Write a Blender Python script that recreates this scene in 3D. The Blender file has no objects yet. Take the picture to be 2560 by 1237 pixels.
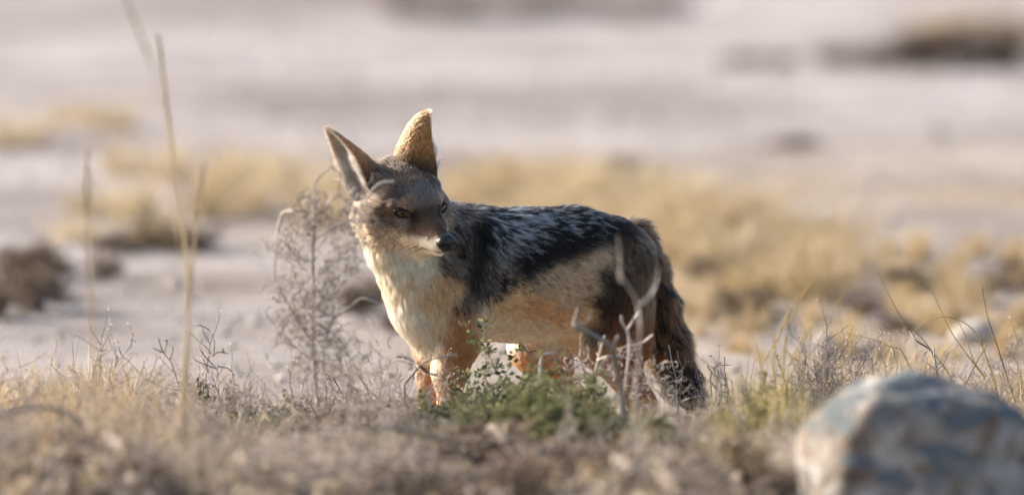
import bpy, math, random
import numpy as np
from mathutils import Vector, Matrix
from mathutils.kdtree import KDTree
from mathutils.bvhtree import BVHTree

rng = np.random.default_rng(7)
random.seed(7)
scene = bpy.context.scene
COL = scene.collection

# ------------------------------------------------------------------ camera, world, sun, exposure
S = 0.00065                      # metres per photograph pixel at the jackal
GROUND_ROW = 1170                # photograph row of the ground under the paws
CAM = np.array([0.0, -20.0, 2.2])
AIM = np.array([0.0, 0.0, (GROUND_ROW - 618) * S])
DIST = float(np.linalg.norm(AIM - CAM))
FWD = (AIM - CAM) / DIST
RIGHT = np.array([1.0, 0.0, 0.0])
UP = np.cross(RIGHT, FWD)

cam_data = bpy.data.cameras.new('camera')
cam = bpy.data.objects.new('camera', cam_data)
COL.objects.link(cam)
cam.location = CAM
cam.rotation_euler = Vector(FWD).to_track_quat('-Z', 'Y').to_euler()
cam_data.sensor_width = 36.0
cam_data.lens = 36.0 * DIST / (2560 * S)
cam_data.clip_start = 0.5
cam_data.clip_end = 3000
cam_data.dof.use_dof = True
cam_data.dof.focus_distance = DIST - 0.12
cam_data.dof.aperture_fstop = cam_data.lens / 1000 / 0.185
cam_data.dof.aperture_blades = 0
scene.camera = cam

SUN_AZ = math.radians(-60)       # measured from +Y towards +X (negative = from behind on the left)
SUN_EL = math.radians(24)
SUN_DIR = np.array([math.sin(SUN_AZ) * math.cos(SUN_EL), math.cos(SUN_AZ) * math.cos(SUN_EL), math.sin(SUN_EL)])
world = bpy.data.worlds.new('World')
scene.world = world
world.use_nodes = True
wn = world.node_tree
sky = wn.nodes.new('ShaderNodeTexSky')
sky.sky_type = 'NISHITA'
sky.sun_disc = False
sky.sun_elevation = SUN_EL
sky.sun_rotation = SUN_AZ
sky.dust_density = 4.0
sky.ozone_density = 0.6
wn.links.new(sky.outputs[0], wn.nodes['Background'].inputs[0])
wn.nodes['Background'].inputs[1].default_value = 0.15
sun_data = bpy.data.lights.new('sun', 'SUN')
sun_data.energy = 5.0
sun_data.angle = math.radians(0.6)
sun_data.color = (1.0, 0.90, 0.78)
sun = bpy.data.objects.new('sun', sun_data)
COL.objects.link(sun)
sun.rotation_euler = Vector(SUN_DIR).to_track_quat('Z', 'Y').to_euler()

scene.view_settings.view_transform = 'Standard'
scene.view_settings.look = 'None'
scene.view_settings.gamma = 1.0
scene.view_settings.exposure = 1.0
scene.cycles.use_denoising = True
scene.cycles.max_bounces = 8
scene.cycles.sample_clamp_indirect = 6.0
scene.cycles_curves.shape = 'RIBBONS'


def W(px, py, Y):
    """world point at depth Y seen at photograph pixel (px, py)"""
    d = FWD + (px - 1280) * S / DIST * RIGHT + (618 - py) * S / DIST * UP
    return CAM + d * ((Y - CAM[1]) / d[1])


def project(P):
    """photograph pixel of world points (N,3)"""
    q = np.asarray(P) - CAM
    z = q @ FWD
    return 1280 + (q @ RIGHT) / z * DIST / S, 618 - (q @ UP) / z * DIST / S


def smooth01(t):
    t = np.clip(t, 0, 1)
    return t * t * (3 - 2 * t)


def ground_z(x, y):
    x = np.asarray(x, float); y = np.asarray(y, float)
    z = 0.10 * smooth01((-y - 0.25) / 0.9) * smooth01((y + 12) / 6)
    z = z + 0.012 * np.sin(2.1 * x + 0.7) * np.sin(1.7 * y + 1.1) * smooth01((np.abs(y) + np.abs(x) - 0.3) / 1.2)
    z = z + 0.03 * np.sin(0.55 * x + 2.0) * np.sin(0.43 * y) * smooth01((y - 1.0) / 4)
    return z


def on_ground(px, py):
    """ground point behind the jackal seen at pixel (px, py)"""
    d = FWD + (px - 1280) * S / DIST * RIGHT + (618 - py) * S / DIST * UP
    t = -CAM[2] / d[2]
    p = CAM + d * t
    p[2] = float(ground_z(p[0], p[1]))
    return p


def srgb(c):
    c = np.asarray(c, float) / 255.0
    return np.where(c <= 0.04045, c / 12.92, ((c + 0.055) / 1.055) ** 2.4)


# ------------------------------------------------------------------ helpers: materials, meshes, tags
def new_mat(name):
    m = bpy.data.materials.new(name)
    m.use_nodes = True
    nt = m.node_tree
    return m, nt, nt.nodes['Principled BSDF'], nt.nodes['Material Output']


def noise_ramp(nt, scale, stops, detail=6, rough=0.6, coords='Object', stretch=None, distortion=0.0):
    tc = nt.nodes.new('ShaderNodeTexCoord')
    src = tc.outputs[coords]
    if stretch:
        mp = nt.nodes.new('ShaderNodeMapping')
        mp.inputs['Scale'].default_value = stretch
        nt.links.new(src, mp.inputs[0]); src = mp.outputs[0]
    n = nt.nodes.new('ShaderNodeTexNoise')
    n.inputs['Scale'].default_value = scale
    n.inputs['Detail'].default_value = detail
    n.inputs['Roughness'].default_value = rough
    n.inputs['Distortion'].default_value = distortion
    nt.links.new(src, n.inputs['Vector'])
    r = nt.nodes.new('ShaderNodeValToRGB')
    el = r.color_ramp.elements
    while len(el) < len(stops):
        el.new(0.5)
    for e, (p, c) in zip(el, stops):
        e.position = p; e.color = (*c, 1)
    nt.links.new(n.outputs['Fac'], r.inputs[0])
    return n, r


def mix_col(nt, fac, a, b):
    m = nt.nodes.new('ShaderNodeMix'); m.data_type = 'RGBA'
    for s, v in ((0, fac), (6, a), (7, b)):
        if hasattr(v, 'links'):
            nt.links.new(v, m.inputs[s])
        elif s == 0:
            m.inputs[0].default_value = v
        else:
            m.inputs[s].default_value = (*v, 1)
    return m.outputs[2]


def bump(nt, bsdf, height, strength, dist=0.01):
    b = nt.nodes.new('ShaderNodeBump')
    b.inputs['Strength'].default_value = strength
    b.inputs['Distance'].default_value = dist
    nt.links.new(height, b.inputs['Height'])
    nt.links.new(b.outputs[0], bsdf.inputs['Normal'])


def plant_mat(name, stops, translucency, scale=14.0, jitter=0.35, rough=0.7, tip=None):
    """leaf / straw material: attribute 'tint' (0..1) and object random choose along the ramp; part of the light goes through"""
    m, nt, bs, out = new_mat(name)
    at = nt.nodes.new('ShaderNodeAttribute'); at.attribute_name = 'tint'
    oi = nt.nodes.new('ShaderNodeObjectInfo')
    ad = nt.nodes.new('ShaderNodeMath'); ad.operation = 'MULTIPLY_ADD'
    nt.links.new(oi.outputs['Random'], ad.inputs[0]); ad.inputs[1].default_value = jitter
    nt.links.new(at.outputs['Fac'], ad.inputs[2])
    sb = nt.nodes.new('ShaderNodeMath'); sb.operation = 'SUBTRACT'; sb.inputs[1].default_value = jitter / 2
    nt.links.new(ad.outputs[0], sb.inputs[0])
    r = nt.nodes.new('ShaderNodeValToRGB')
    el = r.color_ramp.elements
    while len(el) < len(stops):
        el.new(0.5)
    for e, (p, c) in zip(el, stops):
        e.position = p; e.color = (*c, 1)
    nt.links.new(sb.outputs[0], r.inputs[0])
    bs.inputs['Roughness'].default_value = rough
    bs.inputs['Specular IOR Level'].default_value = 0.3
    nt.links.new(r.outputs[0], bs.inputs['Base Color'])
    tr = nt.nodes.new('ShaderNodeBsdfTranslucent')
    nt.links.new(r.outputs[0], tr.inputs[0])
    mx = nt.nodes.new('ShaderNodeMixShader'); mx.inputs[0].default_value = translucency
    nt.links.new(bs.outputs[0], mx.inputs[1]); nt.links.new(tr.outputs[0], mx.inputs[2])
    nt.links.new(mx.outputs[0], out.inputs['Surface'])
    return m


def make_mesh(name, V, F, mat=None, tint=None, smooth=True):
    V = np.ascontiguousarray(V, np.float32); F = np.ascontiguousarray(F, np.int32)
    me = bpy.data.meshes.new(name)
    n, k = F.shape
    me.vertices.add(len(V)); me.vertices.foreach_set('co', V.ravel())
    me.loops.add(n * k); me.loops.foreach_set('vertex_index', F.ravel())
    me.polygons.add(n); me.polygons.foreach_set('loop_start', np.arange(n, dtype=np.int32) * k)
    me.polygons.foreach_set('loop_total', np.full(n, k, np.int32))
    if smooth:
        me.polygons.foreach_set('use_smooth', np.ones(n, bool))
    me.update(calc_edges=True)
    if tint is not None:
        a = me.attributes.new('tint', 'FLOAT', 'POINT')
        a.data.foreach_set('value', np.ascontiguousarray(tint, np.float32))
    if mat:
        me.materials.append(mat)
    return me


def add_obj(name, data, parent=None, loc=None, label=None, cat=None, group=None, kind=None):
    o = bpy.data.objects.new(name, data)
    COL.objects.link(o)
    if parent is not None:
        o.parent = parent
    if loc is not None:
        o.location = loc
    if label: o['label'] = label
    if cat: o['category'] = cat
    if group: o['group'] = group
    if kind: o['kind'] = kind
    return o


def copy_thing(src, loc, rz=0.0, scale=1.0, label=None, tilt=(0, 0)):
    r = src.copy(); COL.objects.link(r)
    r.location = loc; r.rotation_euler = (tilt[0], tilt[1], rz)
    r.scale = (scale, scale, scale) if np.isscalar(scale) else scale
    if label: r['label'] = label
    for ch in src.children:
        c = ch.copy(); COL.objects.link(c); c.parent = r
    return r


class Tubes:
    """collects tapered tubes (twigs, stems) and small blades into one mesh"""
    def __init__(self):
        self.V = []; self.F = []; self.T = []; self.n = 0

    def tube(self, pts, rad, tint=0.5, sides=4):
        P = np.asarray(pts, float); m = len(P)
        R = np.broadcast_to(np.asarray(rad, float), (m,))
        T = np.gradient(P, axis=0); T /= np.linalg.norm(T, axis=1)[:, None] + 1e-12
        ref = np.array([0.31, 0.87, 0.38])
        A = np.cross(T, ref); A /= np.linalg.norm(A, axis=1)[:, None] + 1e-12
        B = np.cross(T, A)
        ang = np.arange(sides) / sides * 2 * np.pi
        ring = P[:, None] + R[:, None, None] * (np.cos(ang)[None, :, None] * A[:, None] + np.sin(ang)[None, :, None] * B[:, None])
        self.V.append(ring.reshape(-1, 3))
        i = np.arange(m - 1)[:, None] * sides; j = np.arange(sides)[None]; j2 = (j + 1) % sides
        q = np.stack([i + j, i + j2, i + sides + j2, i + sides + j], -1).reshape(-1, 4) + self.n
        self.F.append(q)
        tt = np.broadcast_to(np.asarray(tint, float), (m,))
        self.T.append(np.repeat(tt, sides))
        self.n += m * sides

    def blade(self, pts, width, side, tint=0.5):
        """flat strip along pts with a shallow fold; side = unit vector across"""
        P = np.asarray(pts, float); m = len(P)
        Wd = np.asarray(width, float)[:, None] * np.asarray(side)[None]
        self.V.append(np.stack([P - Wd, P + Wd], 1).reshape(-1, 3))
        i = np.arange(m - 1) * 2
        self.F.append(np.stack([i, i + 1, i + 3, i + 2], -1) + self.n)
        tt = np.broadcast_to(np.asarray(tint, float), (m,))
        self.T.append(np.repeat(tt, 2))
        self.n += 2 * m

    def quads(self, Q, tint):
        """Q (N,4,3) loose leaf quads"""
        N = len(Q)
        self.V.append(Q.reshape(-1, 3))
        self.F.append(np.arange(4 * N).reshape(N, 4) + self.n)
        self.T.append(np.repeat(np.broadcast_to(tint, (N,)), 4))
        self.n += 4 * N

    def mesh(self, name, mat):
        return make_mesh(name, np.concatenate(self.V), np.concatenate(self.F), mat, np.concatenate(self.T))


def norm(v):
    v = np.asarray(v, float)
    return v / (np.linalg.norm(v) + 1e-12)


def spline(pts, n):
    """Catmull-Rom resample"""
    P = np.asarray(pts, float)
    P = np.vstack([2 * P[0] - P[1], P, 2 * P[-1] - P[-2]])
    m = len(P) - 3
    u = np.linspace(0, m - 1e-6, n); i = u.astype(int); t = (u - i)[:, None]
    a, b, c, d = P[i], P[i + 1], P[i + 2], P[i + 3]
    return 0.5 * (2 * b + (c - a) * t + (2 * a - 5 * b + 4 * c - d) * t ** 2 + (3 * b - a - 3 * c + d) * t ** 3)


# ------------------------------------------------------------------ ground
def build_ground():
    m, nt, bs, out = new_mat('pale_calcrete_soil')
    n1, r1 = noise_ramp(nt, 0.75, [(0.32, (0.135, 0.122, 0.122)), (0.44, (0.25, 0.236, 0.243)), (0.58, (0.375, 0.360, 0.375)), (0.74, (0.245, 0.242, 0.259))], detail=8, rough=0.62)
    n2, r2 = noise_ramp(nt, 4.5, [(0.32, (0.36, 0.32, 0.29)), (0.5, (0.62, 0.59, 0.57)), (0.7, (0.8, 0.78, 0.77))], detail=8, rough=0.65)
    mul = nt.nodes.new('ShaderNodeMix'); mul.data_type = 'RGBA'; mul.blend_type = 'OVERLAY'; mul.inputs[0].default_value = 0.55
    nt.links.new(r1.outputs[0], mul.inputs[6]); nt.links.new(r2.outputs[0], mul.inputs[7])
    # brown organic soil under the scrub near the jackal, pale crust beyond
    geo = nt.nodes.new('ShaderNodeNewGeometry'); sx = nt.nodes.new('ShaderNodeSeparateXYZ')
    nt.links.new(geo.outputs['Position'], sx.inputs[0])
    mr = nt.nodes.new('ShaderNodeMapRange'); mr.inputs[1].default_value = -0.4; mr.inputs[2].default_value = 1.2
    n3, r3 = noise_ramp(nt, 1.3, [(0.3, (0, 0, 0)), (0.7, (1, 1, 1))])
    ad = nt.nodes.new('ShaderNodeMath'); ad.operation = 'MULTIPLY_ADD'; ad.inputs[1].default_value = 1.6
    nt.links.new(n3.outputs['Fac'], ad.inputs[0])
    sb = nt.nodes.new('ShaderNodeMath'); sb.operation = 'SUBTRACT'; sb.inputs[1].default_value = 0.8
    nt.links.new(sx.outputs['Y'], ad.inputs[2]); nt.links.new(ad.outputs[0], sb.inputs[0]); nt.links.new(sb.outputs[0], mr.inputs[0])
    c = mix_col(nt, mr.outputs[0], (0.24, 0.185, 0.14), mul.outputs[2])
    bx = nt.nodes.new('ShaderNodeMapRange'); bx.inputs[1].default_value = 6.6; bx.inputs[2].default_value = 5.2
    nt.links.new(sx.outputs['Y'], bx.inputs[0])
    n5, r5 = noise_ramp(nt, 0.9, [(0.36, (0, 0, 0)), (0.58, (1, 1, 1))], detail=5)
    by = nt.nodes.new('ShaderNodeMapRange'); by.inputs[1].default_value = -0.9; by.inputs[2].default_value = 0.3
    nt.links.new(sx.outputs['X'], by.inputs[0])
    m1 = nt.nodes.new('ShaderNodeMath'); m1.operation = 'MULTIPLY'; nt.links.new(bx.outputs[0], m1.inputs[0]); nt.links.new(by.outputs[0], m1.inputs[1])
    m2 = nt.nodes.new('ShaderNodeMath'); m2.operation = 'MULTIPLY'; nt.links.new(m1.outputs[0], m2.inputs[0]); nt.links.new(r5.outputs[0], m2.inputs[1])
    m3 = nt.nodes.new('ShaderNodeMath'); m3.operation = 'MULTIPLY'; nt.links.new(m2.outputs[0], m3.inputs[0]); m3.inputs[1].default_value = 0.75
    c = mix_col(nt, m3.outputs[0], c, (0.36, 0.285, 0.20))
    nt.links.new(c, bs.inputs['Base Color'])
    bs.inputs['Roughness'].default_value = 0.95
    bs.inputs['Specular IOR Level'].default_value = 0.1
    n4, r4 = noise_ramp(nt, 22, [(0.3, (0, 0, 0)), (0.7, (1, 1, 1))], detail=10, rough=0.7)
    bump(nt, bs, n4.outputs['Fac'], 0.9, 0.03)
    u = np.linspace(-1, 1, 321)
    xs = np.sinh(u * 7.2) / np.sinh(7.2) * 900
    ys = np.sinh(u * 7.2) / np.sinh(7.2) * 900
    X, Y = np.meshgrid(xs, ys, indexing='ij')
    Z = ground_z(X, Y) * np.exp(-(np.hypot(X, Y) / 60) ** 2)
    V = np.stack([X, Y, Z], -1).reshape(-1, 3)
    k = len(u)
    i, j = np.meshgrid(np.arange(k - 1), np.arange(k - 1), indexing='ij')
    a = (i * k + j).ravel()
    F = np.stack([a, a + k, a + k + 1, a + 1], -1)
    add_obj('ground', make_mesh('ground', V, F, m), kind='structure')


build_ground()

# ------------------------------------------------------------------ jackal: implicit body
K = 0.8125                        # head units to metres
# body frame: animal faces image-left and a little towards the camera
BA = math.radians(35)
AX_F = np.array([-math.cos(BA), -math.sin(BA), 0.0])
AX_L = np.array([math.sin(BA), -math.cos(BA), 0.0])      # its left, towards the camera
B0 = W(1195, 690, -0.06)


def axis_Y(px):
    return -0.06 + (px - 1195) * S * math.tan(BA)


def T(px, py, lat=0.0):
    """torso point: axial position from the pixel column of the mid-plane, height from the row, lat metres towards the animal's left"""
    p = W(px, py, axis_Y(px))
    return p + AX_L * lat


# head frame
YAW, PITCH, ROLL = math.radians(32), math.radians(16), math.radians(8)
f0 = np.array([math.sin(YAW), -math.cos(YAW), 0]); x0 = np.array([math.cos(YAW), math.sin(YAW), 0]); z0 = np.array([0, 0, 1.0])
HF = f0 * math.cos(PITCH) - z0 * math.sin(PITCH)
u1 = z0 * math.cos(PITCH) + f0 * math.sin(PITCH)
HX = x0 * math.cos(ROLL) + u1 * math.sin(ROLL)
HU = u1 * math.cos(ROLL) - x0 * math.sin(ROLL)
HO = W(1056, 526, -0.20)


def Hd(x, f, u):
    return HO + K * (x * HX + f * HF + u * HU)


PR = []


def cap(part, a, b, ra, rb, k=0.02, sq=None, q=1.0):
    PR.append(dict(part=part, a=np.asarray(a, float), b=np.asarray(b, float), ra=ra, rb=rb, k=k, sq=sq, q=q))


# torso, front to back (hair lies from a to b)
cap('torso', T(1118, 735), T(1190, 692), 0.080, 0.098, 0.03, AX_L, 0.82)
cap('torso', T(1190, 692), T(1310, 692), 0.098, 0.098, 0.03, AX_L, 0.82)
cap('torso', T(1310, 692), T(1410, 682), 0.098, 0.092, 0.03, AX_L, 0.82)
cap('torso', T(1410, 682), T(1480, 655), 0.091, 0.068, 0.03, AX_L, 0.84)
cap('torso', T(1455, 636), T(1535, 645), 0.062, 0.048, 0.03, AX_L, 1.0)
cap('torso', T(1190, 603), T(1420, 603), 0.044, 0.042, 0.03)
cap('torso', T(1420, 603), T(1518, 616), 0.042, 0.036, 0.03)
# shoulder blades, breast
cap('torso', T(1150, 600, 0.035), T(1110, 780, 0.048), 0.036, 0.044, 0.03)
cap('torso', T(1150, 600, -0.035), T(1110, 780, -0.048), 0.036, 0.044, 0.03)
cap('chest', T(1078, 745), T(1102, 850), 0.052, 0.040, 0.03)
# neck (from the head backwards and down)
cap('neck', W(1010, 570, -0.12), W(1115, 665, -0.09), 0.060, 0.074, 0.035)
cap('neck', W(1000, 625, -0.13), W(1072, 750, -0.12), 0.046, 0.056, 0.035)
cap('neck', W(1040, 560, -0.10), W(1170, 612, -0.065), 0.046, 0.046, 0.035)
# head
cap('head', Hd(0, -0.045, 0.004), Hd(0, -0.105, 0.008), 0.050 * K, 0.061 * K, 0.02)
cap('head', Hd(0, -0.012, 0.008), Hd(0, -0.07, 0.022), 0.034 * K, 0.040 * K, 0.02)
cap('head', Hd(-0.025, -0.012, 0.004), Hd(-0.033, -0.05, 0.016), 0.020 * K, 0.034 * K, 0.012)
cap('head', Hd(0.025, -0.012, 0.004), Hd(0.033, -0.05, 0.016), 0.020 * K, 0.034 * K, 0.012)
cap('head', Hd(0, 0.082, -0.036), Hd(0, -0.012, -0.018), 0.0170 * K, 0.027 * K, 0.015)      # muzzle
cap('head', Hd(0, 0.088, -0.030), Hd(0, -0.01, -0.002), 0.011 * K, 0.018 * K, 0.012)       # bridge
for s in (-1, 1):
    cap('head', Hd(s * 0.011, 0.078, -0.043), Hd(s * 0.022, 0.015, -0.042), 0.0135 * K, 0.022 * K, 0.008)   # lips
    cap('head', Hd(s * 0.026, -0.006, -0.034), Hd(s * 0.046, -0.065, -0.030), 0.020 * K, 0.040 * K, 0.02)    # cheek
    cap('head', Hd(s * 0.044, -0.06, -0.038), Hd(s * 0.050, -0.105, -0.045), 0.034 * K, 0.034 * K, 0.03)     # ruff
    cap('head', Hd(s * 0.030, -0.008, 0.014), Hd(s * 0.050, -0.024, 0.012), 0.011 * K, 0.010 * K, 0.010)     # brow
    cap('head', Hd(s * 0.036, -0.080, 0.024), Hd(s * 0.050, -0.092, 0.036), 0.022 * K, 0.020 * K, 0.02)     # ear root
cap('head', Hd(0, 0.072, -0.0635), Hd(0, -0.02, -0.060), 0.0085 * K, 0.026 * K, 0.006)     # lower jaw
cap('head', Hd(0, 0.0, -0.055), Hd(0, -0.08, -0.055), 0.028 * K, 0.05 * K, 0.03)
# legs
def paw(p):
    p = np.array(p, float)
    fdir = AX_F
    cap('leg', p - fdir * 0.008 + [0, 0, 0.004], p + fdir * 0.026 - [0, 0, 0.004], 0.017, 0.014, 0.012)
    for s in (-0.012, -0.004, 0.004, 0.012):
        cap('leg', p + fdir * 0.02 + AX_L * s, p + fdir * (0.036 - abs(s) * 0.5) + AX_L * s * 1.15 - [0, 0, 0.004], 0.0075, 0.0065, 0.003)


FL = [W(1150, 790, -0.135), W(1142, 862, -0.135), W(1124, 930, -0.138), W(1122, 1045, -0.142), W(1114, 1120, -0.146)]
for (a, b, ra, rb) in zip(FL[:-1], FL[1:], (0.036, 0.030, 0.023, 0.017), (0.030, 0.024, 0.0175, 0.015)):
    cap('leg', a, b, ra, rb, 0.02)
cap('leg', W(1148, 840, -0.13), W(1166, 866, -0.128), 0.024, 0.013, 0.015)
p = FL[-1].copy(); p[2] = 0.018; cap('leg', FL[-1], p, 0.015, 0.015, 0.012); paw(p)
FR = [W(1090, 800, -0.06), W(1086, 865, -0.06), W(1078, 935, -0.062), W(1072, 1035, -0.066), W(1068, 1105, -0.07)]
for (a, b, ra, rb) in zip(FR[:-1], FR[1:], (0.040, 0.030, 0.019, 0.0155), (0.031, 0.020, 0.0155, 0.0145)):
    cap('leg', a, b, ra, rb, 0.02)
p = FR[-1].copy(); p[2] = 0.018; cap('leg', FR[-1], p, 0.0145, 0.015, 0.012); paw(p)
HL = [W(1545, 645, 0.070), W(1532, 760, 0.058), W(1512, 850, 0.05), W(1606, 1010, 0.09), W(1590, 1110, 0.085)]
for (a, b, ra, rb) in zip(HL[:-1], HL[1:], (0.052, 0.052, 0.042, 0.019), (0.052, 0.044, 0.019, 0.0155)):
    cap('leg', a, b, ra, rb, 0.025)
cap('leg', W(1572, 650, 0.10), W(1592, 860, 0.09), 0.036, 0.026, 0.03)
p = HL[-1].copy(); p[2] = 0.018; cap('leg', HL[-1], p, 0.0155, 0.015, 0.012); paw(p)
HR = [W(1520, 660, 0.145), W(1440, 770, 0.12), W(1345, 862, 0.085), W(1436, 1005, 0.12), W(1400, 1105, 0.11)]
for (a, b, ra, rb) in zip(HR[:-1], HR[1:], (0.06, 0.058, 0.042, 0.019), (0.058, 0.044, 0.019, 0.0155)):
    cap('leg', a, b, ra, rb, 0.025)
p = HR[-1].copy(); p[2] = 0.018; cap('leg', HR[-1], p, 0.0155, 0.015, 0.012); paw(p)
# tail
TL = [W(1575, 605, 0.150), W(1608, 665, 0.175), W(1634, 760, 0.18), W(1662, 860, 0.18), W(1700, 945, 0.18), W(1738, 1010, 0.175)]
for (a, b, ra, rb) in zip(TL[:-1], TL[1:], (0.030, 0.026, 0.028, 0.028, 0.020), (0.026, 0.028, 0.028, 0.020, 0.007)):
    cap('tail', a, b, ra, rb, 0.015)


def sd(pr, P):
    a, b = pr['a'], pr['b']
    v = P - a.astype(P.dtype)
    ab = b - a
    if pr['sq'] is not None:
        l = pr['sq'].astype(P.dtype)
        v = v + (v @ l)[..., None] * l * P.dtype.type(1 / pr['q'] - 1)
        ab = ab + (ab @ pr['sq']) * pr['sq'] * (1 / pr['q'] - 1)
    ab = ab.astype(P.dtype)
    t = np.clip((v @ ab) / max(float(ab @ ab), 1e-9), 0, 1)
    d = np.sqrt(((v - t[..., None] * ab) ** 2).sum(-1))
    return (d - (pr['ra'] + (pr['rb'] - pr['ra']) * t)).astype(np.float32)


def surface_nets(prims, h):
    lo = np.min([np.minimum(p['a'], p['b']) - max(p['ra'], p['rb']) for p in prims], 0) - 0.02
    hi = np.max([np.maximum(p['a'], p['b']) + max(p['ra'], p['rb']) for p in prims], 0) + 0.02
    n = np.ceil((hi - lo) / h).astype(int) + 1
    F = np.full(n, 0.08, np.float32)
    ax = [lo[i] + np.arange(n[i]) * h for i in range(3)]
    for p in prims:
        m = max(p['ra'], p['rb']) + 0.05
        l2 = np.clip(((np.minimum(p['a'], p['b']) - m - lo) / h).astype(int), 0, n - 1)
        h2 = np.clip(((np.maximum(p['a'], p['b']) + m - lo) / h).astype(int) + 2, 1, n)
        sl = tuple(slice(a, b) for a, b in zip(l2, h2))
        P = np.stack(np.meshgrid(*[ax[i][sl[i]] for i in range(3)], indexing='ij'), -1).astype(np.float32)
        d = sd(p, P)
        a = F[sl]; k = np.float32(p['k'])
        hh = np.clip(0.5 + 0.5 * (a - d) / k, 0, 1)
        F[sl] = a * (1 - hh) + d * hh - k * hh * (1 - hh)
    ins = F < 0
    c = n - 1
    cnt = np.zeros(c, np.int8); acc = np.zeros((*c, 3), np.float32)
    offs = [(i, j, k) for i in (0, 1) for j in (0, 1) for k in (0, 1)]
    def cs(o): return tuple(slice(o[i], o[i] + c[i]) for i in range(3))
    for o in offs:
        for d in range(3):
            if o[d] == 0:
                o2 = list(o); o2[d] = 1
                A, Bv = F[cs(o)], F[cs(o2)]
                cr = (A < 0) != (Bv < 0)
                idx = np.nonzero(cr)
                t = A[idx] / (A[idx] - Bv[idx])
                cnt[idx] += 1
                for e in range(3):
                    acc[(*idx, e)] += (t if e == d else np.float32(o[e]))
    act = cnt > 0
    vid = np.full(c, -1, np.int64); vid[act] = np.arange(act.sum())
    cell = np.argwhere(act)
    V = (cell + acc[act] / cnt[act][:, None]) * h + lo
    faces = []
    for d in range(3):
        e, f = (d + 1) % 3, (d + 2) % 3
        sl0 = [slice(1, n[i] - 1) for i in range(3)]; sl0[d] = slice(0, n[d] - 1)
        sl1 = list(sl0); sl1[d] = slice(1, n[d])
        A, Bv = ins[tuple(sl0)], ins[tuple(sl1)]
        for flip, mk in ((False, A & ~Bv), (True, ~A & Bv)):
            ix = np.argwhere(mk)
            ix = ix + np.array([0 if i == d else 1 for i in range(3)])
            q = []
            for (oe, of) in ((-1, -1), (0, -1), (0, 0), (-1, 0)):
                j = ix.copy(); j[:, e] += oe; j[:, f] += of
                q.append(vid[j[:, 0], j[:, 1], j[:, 2]])
            q = np.stack(q, -1)
            faces.append(q[:, ::-1] if flip else q)
    Fq = np.concatenate(faces)
    return V.astype(np.float64), Fq[(Fq >= 0).all(1)]


def vnormals(V, F):
    n = np.cross(V[F[:, 2]] - V[F[:, 0]], V[F[:, 3]] - V[F[:, 1]])
    N = np.zeros_like(V)
    for i in range(4):
        for c in range(3):
            N[:, c] += np.bincount(F[:, i], n[:, c], len(V))
    return N / (np.linalg.norm(N, axis=1)[:, None] + 1e-12)


BV, BF = surface_nets(PR, 0.0033)
for _ in range(2):                # light smoothing
    acc = np.zeros_like(BV); cn = np.zeros(len(BV))
    for i in range(4):
        a, b = BF[:, i], BF[:, (i + 1) % 4]
        for c in range(3):
            acc[:, c] += np.bincount(a, BV[b, c], len(BV))
        cn += np.bincount(a, minlength=len(BV))
    BV = BV * 0.6 + 0.4 * acc / np.maximum(cn, 1)[:, None]
BN = vnormals(BV, BF)

# per-vertex part weights and hair direction
PARTS = ['torso', 'chest', 'neck', 'head', 'leg', 'tail']
D = np.stack([sd(p, BV) for p in PR], 1)
Wt = np.exp(-(D - D.min(1)[:, None]) / 0.008)
Wt /= Wt.sum(1)[:, None]
FD = np.stack([norm(p['b'] - p['a']) for p in PR])
BFLOW = Wt @ FD
BPW = np.stack([Wt[:, [i for i, p in enumerate(PR) if p['part'] == q]].sum(1) for q in PARTS], 1)
BPW = np.concatenate([BPW, np.zeros((len(BPW), 2))], 1)       # + ear outside, ear inside


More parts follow.
